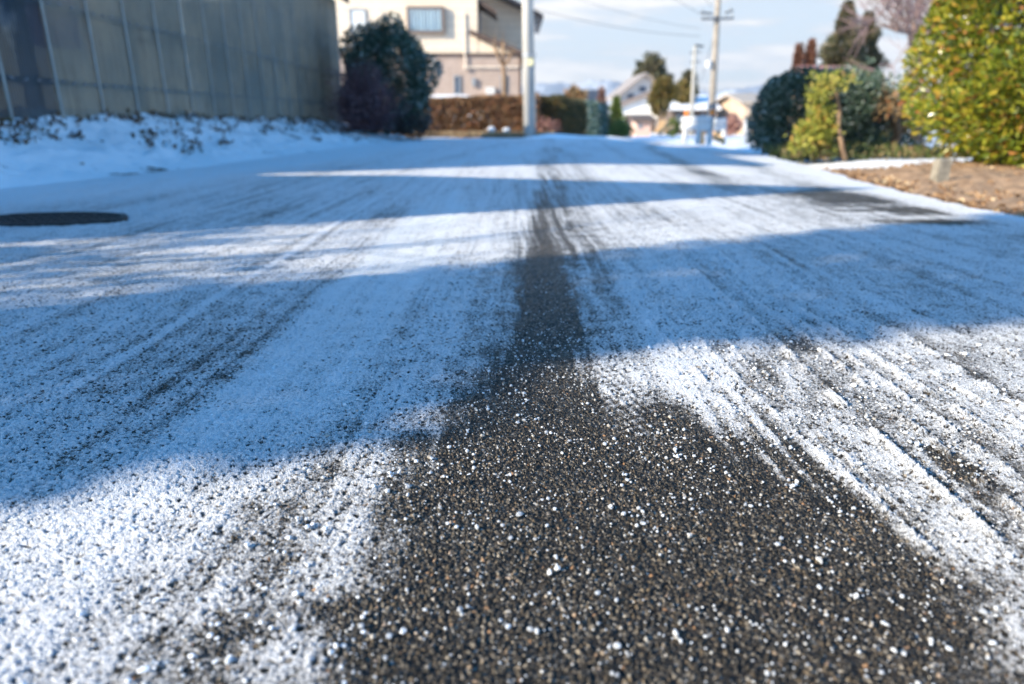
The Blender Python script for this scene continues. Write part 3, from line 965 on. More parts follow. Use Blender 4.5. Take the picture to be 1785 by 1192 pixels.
def hedge(name, label, corners, z0, z1, thick, n, L, m, seed=0, group=None, ztop=None):
    """clipped hedge following a polyline; corners = list of (x,y)"""
    g = np.random.default_rng(seed + 77)
    C = np.array(corners, float)
    t = thing(name, label, 'hedge', (C[:, 0].mean(), C[:, 1].mean(), z0), group)
    seg = np.diff(C, axis=0); ln = np.linalg.norm(seg, axis=1)
    PP, NN = [], []
    mb = MB()
    for k in range(len(seg)):
        m_ = int(n * ln[k] / ln.sum())
        P, N = box_points(m_, (0, -thick / 2, z0), (ln[k], thick / 2, z1), .07, g)
        if ztop is not None:
            za, zb = ztop[k], ztop[k + 1]
            zz = za + (zb - za) * P[:, 0] / ln[k]
            P[:, 2] = z0 + (P[:, 2] - z0) * (zz - z0) / (z1 - z0)
        u = seg[k] / ln[k]
        R = np.array([[u[0], u[1]], [-u[1], u[0]]])
        PP.append(np.column_stack([C[k] + P[:, :2] @ R, P[:, 2]]))
        NN.append(np.column_stack([N[:, :2] @ R, N[:, 2]]))
        for q in np.arange(.15, ln[k], .35):
            b = C[k] + u * q
            h_ = (z1 - z0) * .85
            for e in range(3):
                mb.tube([(b[0], b[1], z0 - .1), (b[0] + g.normal(0, .08), b[1] + g.normal(0, .08), z0 + h_ * .5), (b[0] + g.normal(0, .15), b[1] + g.normal(0, .15), z0 + h_)], [.02, .014, .006], 5, False)
    P, N = np.vstack(PP), np.vstack(NN)
    leafobj('foliage', P, N + np.array((0, 0, .2)), rng.uniform(.7, 1.3, len(P)) * L, m, t, .5, .9)
    mb.build('stem', M['dark_bark'], t, True)
    return t


# ------------------------------------------------------------------ left middle distance: hedge, pole, house
hz0 = float(ground_z(-1, 20))
a, b = at(700, 235, 22), at(936, 235, 22)
hzt = float(at(900, 168, 21.6)[2])
hedge('clipped_hedge', 'low clipped hedge of russet brown leaves in front of the cream house', [(a[0] - .2, 22.0), (b[0], 21.9)], hz0 + .02, hzt, .75, 26000, .095, M['hedge_leaf'], 1, ztop=[hzt - .12, hzt])
b2 = at(950, 235, 22.6); c2 = at(1000, 235, 27.0)
hedge('corner_hedge', 'dark olive stretch of clipped hedge running back behind the concrete pole', [(b2[0] + .1, 22.2), (c2[0], 27.0)], hz0 - .1, hzt, .8, 14000, .10, M['hedge_dark'], 2, ztop=[hzt, hzt - .08])
a, b = at(1006, 230, 28), at(1046, 230, 36)
hedge('green_hedge', 'dark green hedge receding beyond the olive hedge', [(a[0], 28), (b[0], 37)], float(ground_z(3, 30)) - .1, 1.0, 1.0, 5000, .13, M['dark_leaf'], 3)
ph = at(1006, 190, 26)
pp = thing('fence_post', 'thin dark purple post at the end of the olive hedge', 'post', (ph[0], 26, -.4))
MB().box((ph[0] - .07, 25.93, -.4), (ph[0] + .07, 26.07, at(1006, 192, 26)[2])).build('post_shaft', plain('purple_paint', (.10, .06, .08), .7), pp)
MB().box((ph[0] - .085, 25.91, at(1006, 192, 26)[2]), (ph[0] + .085, 26.09, at(1006, 190, 26)[2])).build('post_cap', M['dark_bark'], pp)
# dry grass verge and pink dry plants
n = 9000
X = rng.uniform(-2.8, 1.2, n); Y = rng.uniform(20.2, 21.6, n)
P = np.stack([X, Y, ground_z(X, Y) + .05], 1)
D = np.stack([rng.normal(0, .5, n), rng.normal(0, .5, n), np.full(n, .9)], 1)
setup(leafobj('dry_grass', P, D, rng.uniform(.05, .17, n), M['straw'], None, .12, .5), 'strip of dry straw-coloured grass under the russet hedge', 'dry grass', kind='stuff')
grid_sheet('grass_verge', np.linspace(-3.2, 1.6, 60), np.linspace(20.0, 22.5, 30), lambda x, y: ground_z(x, y) + .04 + .08 * fbm(x * 3, y * 3, 3, 3) - .14 * sstep(x, .9, 1.6) - .15 * (1 - sstep(y, 20.0, 20.4)),
           plain('dry_soil', (.36, .25, .14), .9, scale=3, c2=(.20, .13, .07)), 'earth verge under the russet hedge', 'verge')
q = at(950, 222, 21.3)
shrub('dry_plant', 'small pinkish withered plant beside the foot of the concrete pole', 'plant', (q[0] + .05, 21.3, .10), (.40, .3, .27), 420, .08, M['pink'], 2, .2, .5, 21, zmin=-.12, stems=3)
for k, (px, py, lab) in enumerate(((857, 226, 'clump of white snow on the dry grass left of the concrete pole'), (883, 228, 'small clump of snow at the hedge foot nearest the concrete pole'), (787, 238, 'lump of snow at the road edge below the russet hedge'))):
    q = at(px, py, 20.5)
    bv = I1V * (1 + np.random.default_rng(k).normal(0, .12, (len(I1V), 1)))
    o = npmesh('snow_clump', bv * np.array((.11, .09, .09)) + q, I1F, M['snow'], smooth=True)
    setup(o, lab, 'snow clump', 'snow clumps under the russet hedge')
# snow drift at the pole foot, right side
q = at(968, 238, 19.5)
xs_ = np.linspace(q[0] - 1.1, q[0] + 2.6, 60); ys_ = np.linspace(18.6, 20.6, 40)
grid_sheet('snow_drift', xs_, ys_, lambda x, y: ground_z(x, y) - .03 + .13 * np.exp(-((x - q[0]) / .7) ** 2 - ((y - 19.6) / .5) ** 2) + .06 * np.exp(-((x - q[0] - 1.4) / .9) ** 2 - ((y - 19.6) / .5) ** 2) + .03 * fbm(x * 4, y * 4, 9, 3), M['snow'], 'sunlit snow drift at the bend beside the concrete pole', 'snow drift')

# concrete utility pole (left)
pb = at(923.5, 238, 20.3)
pl = thing('concrete_pole', 'tall pale concrete utility pole standing before the russet hedge', 'utility pole', (pb[0], 20.3, pb[2]))
pt = np.array((pb[0] - .22, 20.35, 9.0))
MB().tube([pb - (0, 0, .3), pb * .5 + pt * .5, pt], [.170, .145, .12], 20).build('pole_shaft', M['pole'], pl, True)
mb = MB()
zc = at(922, 96, 20.3)[2]
f_ = (zc - pb[2]) / (9 - pb[2]); xc_ = pb[0] + (pt[0] - pb[0]) * f_
mb.tube([(xc_, 20.31, zc - .05), (xc_, 20.31, zc + .05)], .172, 20); mb.box((xc_ + .1, 20.15, zc - .05), (xc_ + .2, 20.28, zc + .06))
mb.build('band', M['grey_metal'], pl)
MB().box((xc_ - .02, 20.10, zc - .28), (xc_ + .12, 20.135, zc - .10)).build('number_plate', plain('cream_plate', (.85, .78, .45), .5), pl)
MB().tube([pb + (.155, -.09, 0.1), (pt[0] + .12, 20.27, 8.2)], .022, 6).build('conduit', M['grey_metal'], pl)

# the cream house
def gable_roof(mb, x0, x1, y0, y1, ze, zr, over, th=.16):
    """ridge along y"""
    xm = (x0 + x1) / 2; s = (zr - ze) / (xm - x0)
    for sx in (-1, 1):
        xe = x0 - over if sx < 0 else x1 + over
        zz = ze - over * s
        mb.slab([(xe, y0 - over, zz), (xm, y0 - over, zr), (xm, y1 + over, zr), (xe, y1 + over, zz)], (0, 0, th))


M['cream'] = plain('cream_siding', (.72, .595, .46), .75, .04, 3, bump=.05)
M['beige'] = plain('beige_siding', (.40, .31, .26), .8, .08, 3)
M['brown_trim'] = plain('brown_trim', (.10, .065, .05), .5, .2, 6)
M['glass'] = plain('window_glass', (.10, .14, .20), .08, .3, 2, spec=.8)
M['curtain'] = plain('white_curtain', (.62, .64, .63), .7, .08, 6, stretch=(6, 1, .3))


def siding(mat, pitch, amount):
    """fine board joints as thin darker lines"""
    g = NT(mat.node_tree); b = mat.node_tree.nodes['Principled BSDF']
    z = g.n('ShaderNodeSeparateXYZ', ins={0: g.n('ShaderNodeNewGeometry').outputs['Position']}).outputs[2]
    f = g.math('FRACT', g.math('MULTIPLY', z, 1 / pitch))
    line = g.map(f, .06, .12, 1 - amount, 1.0)
    src = b.inputs['Base Color'].links[0].from_socket
    g.s(b.inputs['Base Color'], g.mix(1.0, src, g.n('ShaderNodeCombineColor', ins={0: line, 1: line, 2: line}).outputs[0], 'MULTIPLY'))
    for l in list(b.inputs['Normal'].links): mat.node_tree.links.remove(l)


siding(M['cream'], .30, .25); siding(M['beige'], .15, .3)
HY = 30.0
hx = lambda px, y=HY, py=100: float(at(px, py, y)[0])
hz = lambda py, y=HY: float(at(892, py, y)[2])
house = thing('cream_house', 'two-storey cream house with beige lower walls behind the russet hedge', 'house', (hx(780), HY, -.35))
xL, xB, xR = hx(560), hx(833), hx(907)
zf = hz(97)
MB().box((xL, HY + .03, -.6), (xR, HY + 6, zf)).build('lower_wall', M['beige'], house)
MB().box((xL, HY, zf + .1), (xB, HY + 6, 6.2)).build('upper_wall', M['cream'], house)
MB().box((xL - .02, HY - .05, zf), (xR + .03, HY + .06, zf + .095)).build('trim_board', M['brown_trim'], house)
mb = MB(); gable_roof(mb, xL, xB, HY, HY + 6, 6.2, 7.9, .6); mb.build('roof', M['brown_trim'], house)
MB().prism([(xL, HY, 6.2), (xB, HY, 6.2), ((xL + xB) / 2, HY, 7.85)], (0, 6, 0)).build('gable_wall', M['cream'], house)
# pent-roof triangle over the ground-floor wing
zp0, zp1 = hz(66), hz(97)
xa, xc2_ = hx(826), xR
MB().prism([(xa + .15, HY + .02, zf + .1), (xR, HY + .02, zf + .1), (xa + .15, HY + .02, zp0 - .05)], (0, .3, 0)).build('gable_panel', M['cream'], house)
MB().slab([(xa - .15, HY - .25, zp0 + .12), (xR + .45, HY - .25, zp1 - .16), (xR + .45, HY + 3.2, zp1 - .16), (xa - .15, HY + 3.2, zp0 + .12)], (0, 0, .18)).build('wing_roof', M['brown_trim'], house)
# recessed upper wing on the right
WY = HY + 3.2
xw = hx(914, WY)
zt = hz(22, WY)
mb = MB()
mb.prism([(xB - .2, WY, zf), (xw, WY, zf), (xw, WY, zt), (xB - .2, WY, zt + (xw - xB + .2) * .46)], (0, 4.5, 0))
mb.build('wing_wall', M['cream'], house)
e1 = hx(945, WY)
MB().slab([(e1, WY - .7, zt - (e1 - xw) * .46 + .02), (xB - .6, WY - .7, zt + (xw - xB + .6) * .46 + .02), (xB - .6, WY + 5, zt + (xw - xB + .6) * .46 + .02), (e1, WY + 5, zt - (e1 - xw) * .46 + .02)], (0, 0, .2)).build('upper_roof', M['brown_trim'], house)
MB().tube([(xw + .5, WY - .3, zt - .35), (xw + .14, WY + .1, zt - .75), (xw + .14, WY + .1, -.4)], .05, 8).build('downpipe', M['grey_metal'], house)
# bay window with curtain
bx0, bx1, bz0, bz1 = hx(713), hx(777), hz(59), hz(12)
fr = MB()
for (x0_, x1_, z0_, z1_) in ((bx0, bx1, bz0, bz0 + .10), (bx0, bx1, bz1 - .09, bz1), (bx0, bx0 + .08, bz0 + .1, bz1 - .09), (bx1 - .10, bx1, bz0 + .1, bz1 - .09)):
    fr.box((x0_, HY - .20, z0_), (x1_, HY - .01, z1_))
wf = fr.build('bay_window', plain('bronze_frame', (.16, .12, .10), .4, .1), house)
xs_ = np.linspace(bx0 + .08, bx1 - .1, 90)
yc = HY - .13 + .025 * np.sin((xs_ - bx0) * 46) + .012 * np.sin((xs_ - bx0) * 17)
V = np.vstack([np.stack([xs_, yc, np.full_like(xs_, bz0 + .1)], 1), np.stack([xs_, yc, np.full_like(xs_, bz1 - .09)], 1)])
i = np.arange(89)
npmesh('curtain', V, np.stack([i, i + 1, 90 + i + 1, 90 + i], 1), M['curtain'], wf, smooth=True)


def clearglass():
    m, g, b, out = newmat('pane')
    gl = g.n('ShaderNodeBsdfGlossy', ins={'Color': (.9, .95, 1), 'Roughness': .05})
    tr = g.n('ShaderNodeBsdfTransparent', ins={0: (.80, .88, .93)})
    mx = g.n('ShaderNodeMixShader', ins={0: .16, 1: tr.outputs[0], 2: gl.outputs[0]})
    g.l.new(mx.outputs[0], out.inputs[0])
    return m


M['pane'] = clearglass()
MB().box((bx0 + .08, HY - .195, bz0 + .1), (bx1 - .1, HY - .187, bz1 - .09)).build('pane', M['pane'], wf)


def window(parent, x0_, x1_, z0_, z1_, y, fm, pm, name='window', w=.05):
    f = MB()
    for q in ((x0_, x1_, z0_, z0_ + w), (x0_, x1_, z1_ - w, z1_), (x0_, x0_ + w, z0_ + w, z1_ - w), (x1_ - w, x1_, z0_ + w, z1_ - w)):
        f.box((q[0], y - .07, q[2]), (q[1], y - .002, q[3]))
    o = f.build(name, fm, parent)
    MB().box((x0_ + w, y - .03, z0_ + w), (x1_ - w, y - .004, z1_ - w)).build('pane', pm, o)
    return o


window(house, hx(614), hx(642), hz(62), hz(15), HY, M['grey_metal'], M['curtain'])
window(house, hx(790), hx(801), hz(165), hz(131), HY + .03, M['grey_metal'], M['glass'])
window(house, hx(872), hx(882), hz(160), hz(130), HY + .03, M['grey_metal'], M['glass'])
# side window of the block (faces right)
f = MB(); f.box((xB + .002, HY + .5, hz(62)), (xB + .07, HY + 1.6, hz(10))); o = f.build('side_window', M['brown_trim'], house)
MB().box((xB + .07, HY + .6, hz(58)), (xB + .085, HY + 1.5, hz(14))).build('pane', plain('sky_glass', (.20, .30, .42), .08, .2), o)
mb = MB(); mb.slab([(xB, HY + .1, hz(2)), (xB + .75, HY + .1, hz(24)), (xB + .75, HY + 2.4, hz(24)), (xB, HY + 2.4, hz(2))], (0, 0, .12)); mb.build('window_hood', M['brown_trim'], house)
mb = MB(); mb.tube([(hx(811), HY - .06, hz(22)), (hx(811), HY - .06, hz(120))], .035, 8); mb.tube([(hx(811), HY - .06, hz(118)), (hx(811), HY - .12, hz(121))], .07, 8)
mb.tube([(hx(811), HY - .06, hz(117)), (hx(905), HY - .06, hz(117))], .03, 8); mb.build('pipe', plain('cream_pipe', (.74, .64, .52), .5), house)
for py in (108, 117):
    MB().tube([(hx(755), HY + .03, hz(py)), (hx(755), HY - .12, hz(py))], [.10, .11], 16).build('vent_hood', M['white_paint'], house)
MB().box((xR - .05, HY - .02, -.6), (xR + .06, HY + .12, zf)).build('corner_trim', M['brown_trim'], house)

MB().box((hx(846), HY - .30, hz(176)), (hx(862), HY + .02, hz(152))).build('air_conditioner', plain('ac_white', (.62, .60, .56), .5), house)
MB().box((hx(822), HY - .10, hz(150)), (hx(828), HY + .02, hz(136))).build('meter_box', M['grey_metal'], house)

# pruned bare tree in front of the house
q = at(878, 200, 24.0)
tr_ = thing('pruned_tree', 'small pruned leafless tree in front of the beige house wall', 'tree', (q[0], 24, -.25))
mb = MB(); g_ = np.random.default_rng(4)
pz = lambda py: at(878, py, 24)[2]
fork = np.array((q[0], 24, pz(113)))
mb.tube([(q[0] + .05, 24, -.3), (q[0] + .03, 24, pz(150)), fork], [.10, .075, .075], 8)
for (px, py) in ((862, 82), (878, 75), (893, 92), (868, 95)):
    e = at(px, py, 24 + g_.normal(0, .15)); m1 = fork * .5 + e * .5 + np.array((0, 0, -.08))
    mb.tube([fork, m1, e], [.055, .045, .055], 7)
    for k in range(5):
        d_ = g_.normal(0, .4, 3) + np.array((0, 0, .5)); mb.tube([e, e + d_ * .45], [.016, .006], 4, False)
mb.build('trunk', M['bark'], tr_, True)


# parked car whose roof shows over the hedge
def car(name, label, cx, cy, z, rot, paint, group=None, s=1.0):
    t = thing(name, label, 'car', (cx, cy, z), group)
    cs, sn = math.cos(rot), math.sin(rot)
    def T(V):
        V = np.asarray(V, float) * s
        return np.column_stack([cx + V[:, 0] * cs - V[:, 1] * sn, cy + V[:, 0] * sn + V[:, 1] * cs, z + V[:, 2]])
    prof = np.array([(-1.75, .30), (-1.78, .75), (-1.65, .90), (-1.0, .98), (-.45, 1.40), (-.1, 1.50), (.9, 1.50), (1.45, 1.38), (1.70, .95), (1.76, .55), (1.74, .30)])
    secs = ((-.80, .0, .94), (-.74, .03, .98), (0, .03, 1.0), (.74, .03, .98), (.80, 0, .94))
    V = []
    for y, _, k in secs:
        zz = np.where(prof[:, 1] > 1.0, 1.0 + (prof[:, 1] - 1.0), prof[:, 1])
        inset = np.where(prof[:, 1] > 1.0, (prof[:, 1] - 1.0) * .32 * np.sign(y), 0)
        V.append(np.column_stack([prof[:, 0] * k, y - inset, zz * (1 if abs(y) < .78 else .985)]))
    V = np.vstack(V); npf = len(prof)
    Q = [(a * npf + i, a * npf + (i + 1) % npf, (a + 1) * npf + (i + 1) % npf, (a + 1) * npf + i) for a in range(4) for i in range(npf)]
    Tt = [(0, i, i + 1) for i in range(1, npf - 1)] + [(4 * npf, 4 * npf + i + 1, 4 * npf + i) for i in range(1, npf - 1)]
    npmesh('body', T(V), [np.array(Q), np.array(Tt)], paint, t)
    gm = M['glass']
    for y in (-1, 1):
        P = np.array([(-.85, y * .805, 1.0), (-.42, y * .70, 1.36), (.85, y * .70, 1.42), (1.3, y * .80, 1.02)])
        MB().slab(T(P), (0, 0, .0)).build('side_window', gm, t) if False else npmesh('side_window', T(np.vstack([P + (0, y * .012, 0), P - (0, y * .02, 0)])), np.array([(0, 1, 2, 3), (7, 6, 5, 4), (0, 4, 5, 1), (1, 5, 6, 2), (2, 6, 7, 3), (3, 7, 4, 0)]), gm, t)
    P = np.array([(-1.02, -.66, .99), (-1.02, .66, .99), (-.47, .58, 1.39), (-.47, -.58, 1.39)])
    npmesh('windscreen', T(np.vstack([P + (-.02, 0, .015), P])), np.array([(0, 1, 2, 3), (7, 6, 5, 4), (0, 4, 5, 1), (1, 5, 6, 2), (2, 6, 7, 3), (3, 7, 4, 0)]), gm, t)
    for x in (-1.15, 1.15):
        for y in (-.72, .72):
            th = np.linspace(0, 2 * math.pi, 21)[:-1]
            V = np.vstack([np.stack([x + .29 * np.cos(th), np.full(20, y - .1), .29 + .29 * np.sin(th)], 1), np.stack([x + .29 * np.cos(th), np.full(20, y + .1), .29 + .29 * np.sin(th)], 1)])
            m_ = MB().add(T(V), [(i, (i + 1) % 20, 20 + (i + 1) % 20, 20 + i) for i in range(20)], [(0, i, i + 1) for i in range(1, 19)] + [(20, 20 + i + 1, 20 + i) for i in range(1, 19)])
            m_.build('wheel', M['dark_metal'], t)
    return t


q = at(768, 168, 26.0)
car('parked_car', 'white car whose roof shows above the russet hedge beside the house', q[0], 26.0, q[2] - 1.45, 0.0, plain('white_car_paint', (.78, .80, .83), .25, .03))

# ------------------------------------------------------------------ guard rails and timber at the bend
def guardrail(label, pts, posts, refl, zt, zb):
    t = thing('guard_rail', label, 'guard rail', (pts[0][0], pts[0][1], zb), 'white guard rails at the bend')
    prof = [(0, 0), (.035, .03), (.035, .09), (0, .13), (0, .16), (.035, .20), (.035, .26), (0, .29)]
    P = np.array(pts, float)
    d = np.gradient(P[:, :2], axis=0); d /= np.linalg.norm(d, axis=1, keepdims=True)
    nrm = np.column_stack([d[:, 1], -d[:, 0]])
    V = []
    for k in range(len(P)):
        for (o, z) in prof: V.append((P[k, 0] + nrm[k, 0] * o, P[k, 1] + nrm[k, 1] * o, P[k, 2] - .29 + z))
        for (o, z) in prof[::-1]: V.append((P[k, 0] + nrm[k, 0] * (o - .03), P[k, 1] + nrm[k, 1] * (o - .03), P[k, 2] - .29 + z))
    m_ = 16
    Q = [(a * m_ + i, a * m_ + (i + 1) % m_, (a + 1) * m_ + (i + 1) % m_, (a + 1) * m_ + i) for a in range(len(P) - 1) for i in range(m_)]
    Tt = [(0, i, i + 1) for i in range(1, m_ - 1)]
    npmesh('beam', np.array(V), [np.array(Q), np.array(Tt)], M['white_paint'], t)
    for (x, y, z0, z1) in posts:
        MB().tube([(x, y, z0 - .2), (x, y, z1)], .057, 12).build('post', M['white_paint'], t, True)
    for (x, y, z) in refl:
        r = MB(); r.tube([(x, y, z), (x, y, z + .03)], .03, 10); r.tube([(x, y - .03, z + .075), (x, y + .03, z + .075)], .055, 14)
        r.build('reflector', M['orange'], t, True)
    return t


A = at(1190, 203, 16.5); B = at(1243, 203, 14.6); Cc = at(1265, 205, 18.5)
mid = lambda f: A * (1 - f) + B * f
P0 = [A + (0.06, .15, 0), A, mid(.25), mid(.5), mid(.75), B]
psts = []
for px, py, yy in ((1195, 241, 16.3), (1217, 249, 15.5), (1237, 256, 14.8)):
    b_ = at(px, py, yy); psts.append((b_[0], b_[1] + .07, b_[2], at(px, 206, yy)[2]))
rf = [(psts[0][0], psts[0][1] - .02, at(1195, 203, 16.4)[2]), (psts[2][0], psts[2][1] - .02, at(1233, 202, 14.8)[2])]
guardrail('white guard rail with rounded end and two orange reflectors beside the utility pole', P0, psts, rf, 0, psts[2][2])
b3 = at(1262, 240, 18.3)
guardrail('short white guard rail section turning away behind the first one', [at(1246, 206, 16.0), at(1256, 206, 17.2), Cc], [(b3[0], b3[1] + .06, b3[2], at(1262, 208, 18.3)[2])], [], 0, b3[2])
# timber braces leaning behind the rail
tb_ = thing('timber_trestle', 'tan timber trestle with slanting braces behind the white guard rail', 'trestle', at(1235, 248, 16.6))
for (p, q) in (((1222, 226), (1224, 250)), ((1240, 222), (1262, 248)), ((1236, 236), (1262, 246))):
    a_, b_ = at(p[0], p[1], 17.0), at(q[0], q[1], 16.6)
    MB().tube([a_, b_], .065, 4).build('brace', M['wood'], tb_)
MB().tube([at(1218, 226, 17.1), at(1245, 224, 17.1)], .06, 4).build('rail', M['wood'], tb_)

# ------------------------------------------------------------------ utility poles and cables on the right
q = at(1239, 225, 31)
up = thing('utility_pole', 'tall utility pole with crossarms and a dark lower sleeve behind the guard rail', 'utility pole', (q[0], 31, -.9))
top = at(1255, -60, 31)
ax = lambda py: at(1239 + (225 - py) * .058, py, 31)
MB().tube([ax(240) - (0, 0, .3), ax(110), top], [.150, .13, .105], 14).build('pole_shaft', plain('grey_pole', (.30, .26, .215), .8, .15, 4), up, True)
MB().tube([ax(232), ax(180)], .185, 14).build('sleeve', plain('dark_sleeve', (.045, .06, .085), .6), up, True)
cx = lambda px, py: at(px, py, 31)
for (pa, pb_) in (((1221, 34), (1276, 33)), ((1219, 23), (1240, 25)), ((1262, 24), (1275, 19))):
    a_, b_ = cx(*pa), cx(*pb_)
    mb = MB(); mb.tube([a_ + (0, -.2, 0), b_ + (0, -.2, 0)], .045, 6); mb.build('crossarm', M['dark_metal'], up)
for px, py in ((1222, 27), (1230, 28), (1262, 27), (1274, 26), (1222, 18), (1270, 16)):
    a_ = cx(px, py + 5) + (0, -.2, 0)
    MB().tube([a_, a_ + (0, 0, .08), a_ + (0, 0, .16)], [.03, .045, .03], 8).build('insulator', M['grey_metal'], up, True)
a_ = cx(1239, 112)
mb = MB(); mb.tube([a_ + (-.12, -.1, -.12), a_ + (-.12, -.1, .14)], .13, 10); mb.build('lamp', M['white_paint'], up)
q = at(1207, 200, 52)
up2 = thing('utility_pole', 'shorter far utility pole with a small top bracket left of the tall one', 'utility pole', (q[0], 52, -1.2))
a2 = lambda py: at(1205 + (225 - py) * .045, py, 52)
MB().tube([a2(240), a2(80)], [.15, .11], 10).build('pole_shaft', plain('aged_pole', (.40, .38, .34), .8), up2, True)
mb = MB(); mb.tube([at(1211, 79, 52), at(1226, 81, 52)], .09, 6); mb.build('bracket', M['dark_metal'], up2)
for (p_, q_) in (((1203, 92), (1222, 90)), ((1204, 108), (1220, 107))):
    MB().tube([at(*p_, 52), at(*q_, 52)], .05, 6).build('crossarm', M['dark_metal'], up2)


def cable(a, b, sag, label, r=.014):
    t = np.linspace(0, 1, 26)[:, None]
    r *= .45
    P = np.asarray(a) * (1 - t) + np.asarray(b) * t
    P[:, 2] -= sag * 4 * (t[:, 0] * (1 - t[:, 0]))
    o = MB().tube(P, r, 5, False).build('power_cable', M['dark_metal'], smooth=True)
    setup(o, label, 'cable', 'overhead cables')


hp = np.array((hx(720), 30.5, 6.3))
cable(cx(1221, 63), hp, .55, 'overhead cable running lowest from the tall utility pole to the cream house', .022)
cable(cx(1221, 50), hp + (1.5, 1, .9), .45, 'middle overhead cable from the tall utility pole to the cream house', .016)
cable(cx(1220, 24), np.array((-3, 22, 9.5)), .5, 'overhead cable from the left tip of the crossarm', .018)
cable(cx(1240, 10), np.array((0, 20, 9.6)), .4, 'topmost overhead cable rising from the tall utility pole', .018)
cable(cx(1242, 70), a2(140), .9, 'slack black cable hanging between the two utility poles', .03)
cable(a2(150), at(1420, 150, 60), .5, 'far overhead cable running right from the shorter pole', .02)

# ------------------------------------------------------------------ right middle distance
z78 = lambda x, y: float(ground_z(x, y))
hd = thing('tall_hedge', 'rounded clipped dark green hedge dusted with frost beyond the round bush', 'hedge', (3.6, 8.75, 0))
P, D = blob(21000, (3.66, 8.75, .44), (.64, .48, .46), 4.0, .06, .3, 31, zmin=.02)
Pb, Db = blob(5000, (4.15, 9.0, .47), (.45, .45, .46), 2.4, .12, .3, 32, zmin=.02)
leafobj('foliage', np.vstack([P, Pb]), np.vstack([D, Db]) + (0, 0, .25), rng.uniform(.7, 1.3, len(P) + len(Pb)) * .052, M['frost_leaf'], hd, .5, .9)
mb = MB(); g_ = np.random.default_rng(33)
for x_ in np.arange(3.1, 4.4, .22):
    branch_tree(mb, np.array((x_, 8.75, -.05)), np.array((0, 0, 1.0)), .42, .02, 2, g_)
mb.build('stem', M['dark_bark'], hd, True)
# yellow-leaved young tree and its bent neighbour
q = at(1420, 276, 7.6)
yt = thing('yellow_shrub', 'young shrub with pale yellow-green leaves in front of the frosted hedge', 'shrub', (q[0], 7.6, 0))
mb = MB()
PP, DD = [], []
for k, (px, py, rx, rz) in enumerate(((1405, 238, .17, .15), (1425, 212, .16, .14), (1432, 192, .12, .11), (1418, 225, .16, .15), (1426, 246, .15, .13), (1395, 252, .10, .09), (1440, 224, .10, .12))):
    c_ = at(px, py, 7.55)
    P, D = blob(150, c_, (rx * .82, .14, rz * .85), 2, .2, .7, 30 + k); PP.append(P); DD.append(D)
    s_ = np.array((q[0] + .1, 7.6, 0)); mb.tube([s_, s_ * .5 + c_ * .5 + (.03, 0, 0), c_], [.016, .011, .006], 5, False)
leafobj('foliage', np.vstack(PP), np.vstack(DD) + (0, 0, .4), rng.uniform(.045, .085, sum(map(len, PP))), M['yellow'], yt, .45, .7)
mb.build('stem', M['bark'], yt, True)
q = at(1472, 275, 7.45)
bt2 = thing('bent_tree', 'slender bent tree trunk with a thin yellowish crown beside the frosted hedge', 'tree', (q[0], 7.45, 0))
tp = [at(px, py, 7.45) for px, py in ((1473, 278), (1467, 250), (1461, 220), (1463, 190), (1458, 165), (1446, 145))]
MB().tube(tp, [.030, .026, .024, .022, .018, .012], 8).build('trunk', M['bark'], bt2, True)
PP, DD = [], []
for k, (px, py, rx, rz) in enumerate(((1448, 135, .20, .06), (1436, 160, .14, .06), (1466, 140, .16, .07), (1425, 168, .08, .04))):
    P, D = blob(130, at(px, py, 7.45), (rx, .14, rz), 2, .2, .8, 50 + k); PP.append(P); DD.append(D)
leafobj('foliage', np.vstack(PP), np.vstack(DD), rng.uniform(.04, .07, sum(map(len, PP))), M['yellow'], bt2, .4, .8)
# orange-leaved small tree
q = at(1556, 278, 8.6)
ot = thing('russet_tree', 'small tree with sparse orange-brown leaves left of the round bush', 'tree', (q[0], 8.6, -.02))
tp = [at(px, py, 8.6) for px, py in ((1553, 282), (1555, 255), (1564, 235), (1562, 215), (1545, 190))]
mb = MB(); mb.tube(tp, [.062, .055, .05, .04, .025], 9)
g_ = np.random.default_rng(8)
PP, DD = [], []
for k, (px, py, rx, rz) in enumerate(((1545, 178, .22, .13), (1575, 185, .2, .13), (1520, 195, .2, .12), (1560, 210, .22, .12), (1530, 165, .12, .08), (1590, 215, .15, .14))):
    c_ = at(px, py, 8.6 + g_.normal(0, .15))
    mb.tube([tp[3], tp[3] * .4 + c_ * .6 + g_.normal(0, .03, 3), c_], [.024, .014, .006], 5, False)
    P, D = blob(150, c_, (rx, .2, rz), 2, .25, .8, 60 + k); PP.append(P); DD.append(D)
mb.build('trunk', M['bark'], ot, True)
leafobj('foliage', np.vstack(PP), np.vstack(DD), rng.uniform(.05, .085, sum(map(len, PP))), M['orange_leaf'], ot, .45, .9)
# dark shrubs behind it and garden shrubs
q = at(1500, 230, 11)
shrub('garden_shrub', 'loose olive shrub with red berries tint between bent tree and russet tree', 'shrub', (q[0], 11.0, .35), (.55, .4, .55), 1500, .09, M['olive'], 2, .25, .7, 71, zmin=-.1)
q = at(1575, 235, 11.5)
shrub('garden_shrub', 'dark low shrub in the snow behind the russet tree', 'shrub', (q[0], 11.8, .25), (.75, .5, .50), 1800, .09, M['dark_leaf'], 2, .2, .6, 72, zmin=-.15)
q = at(1535, 235, 13)
shrub('garden_shrub', 'frosted shrub farthest back in the snowy garden', 'shrub', (q[0], 13.5, .45), (.9, .5, .75), 1700, .11, M['frost_leaf'], 2, .2, .6, 73, zmin=-.15)
n = 2600
X = rng.uniform(2.95, 4.9, n); Y = rng.uniform(7.45, 8.4, n)
P = np.stack([X, Y, ground_z(X, Y) + rng.uniform(0, .09, n) * (vnoise(X * 4, Y * 4, 5) > .35)], 1)
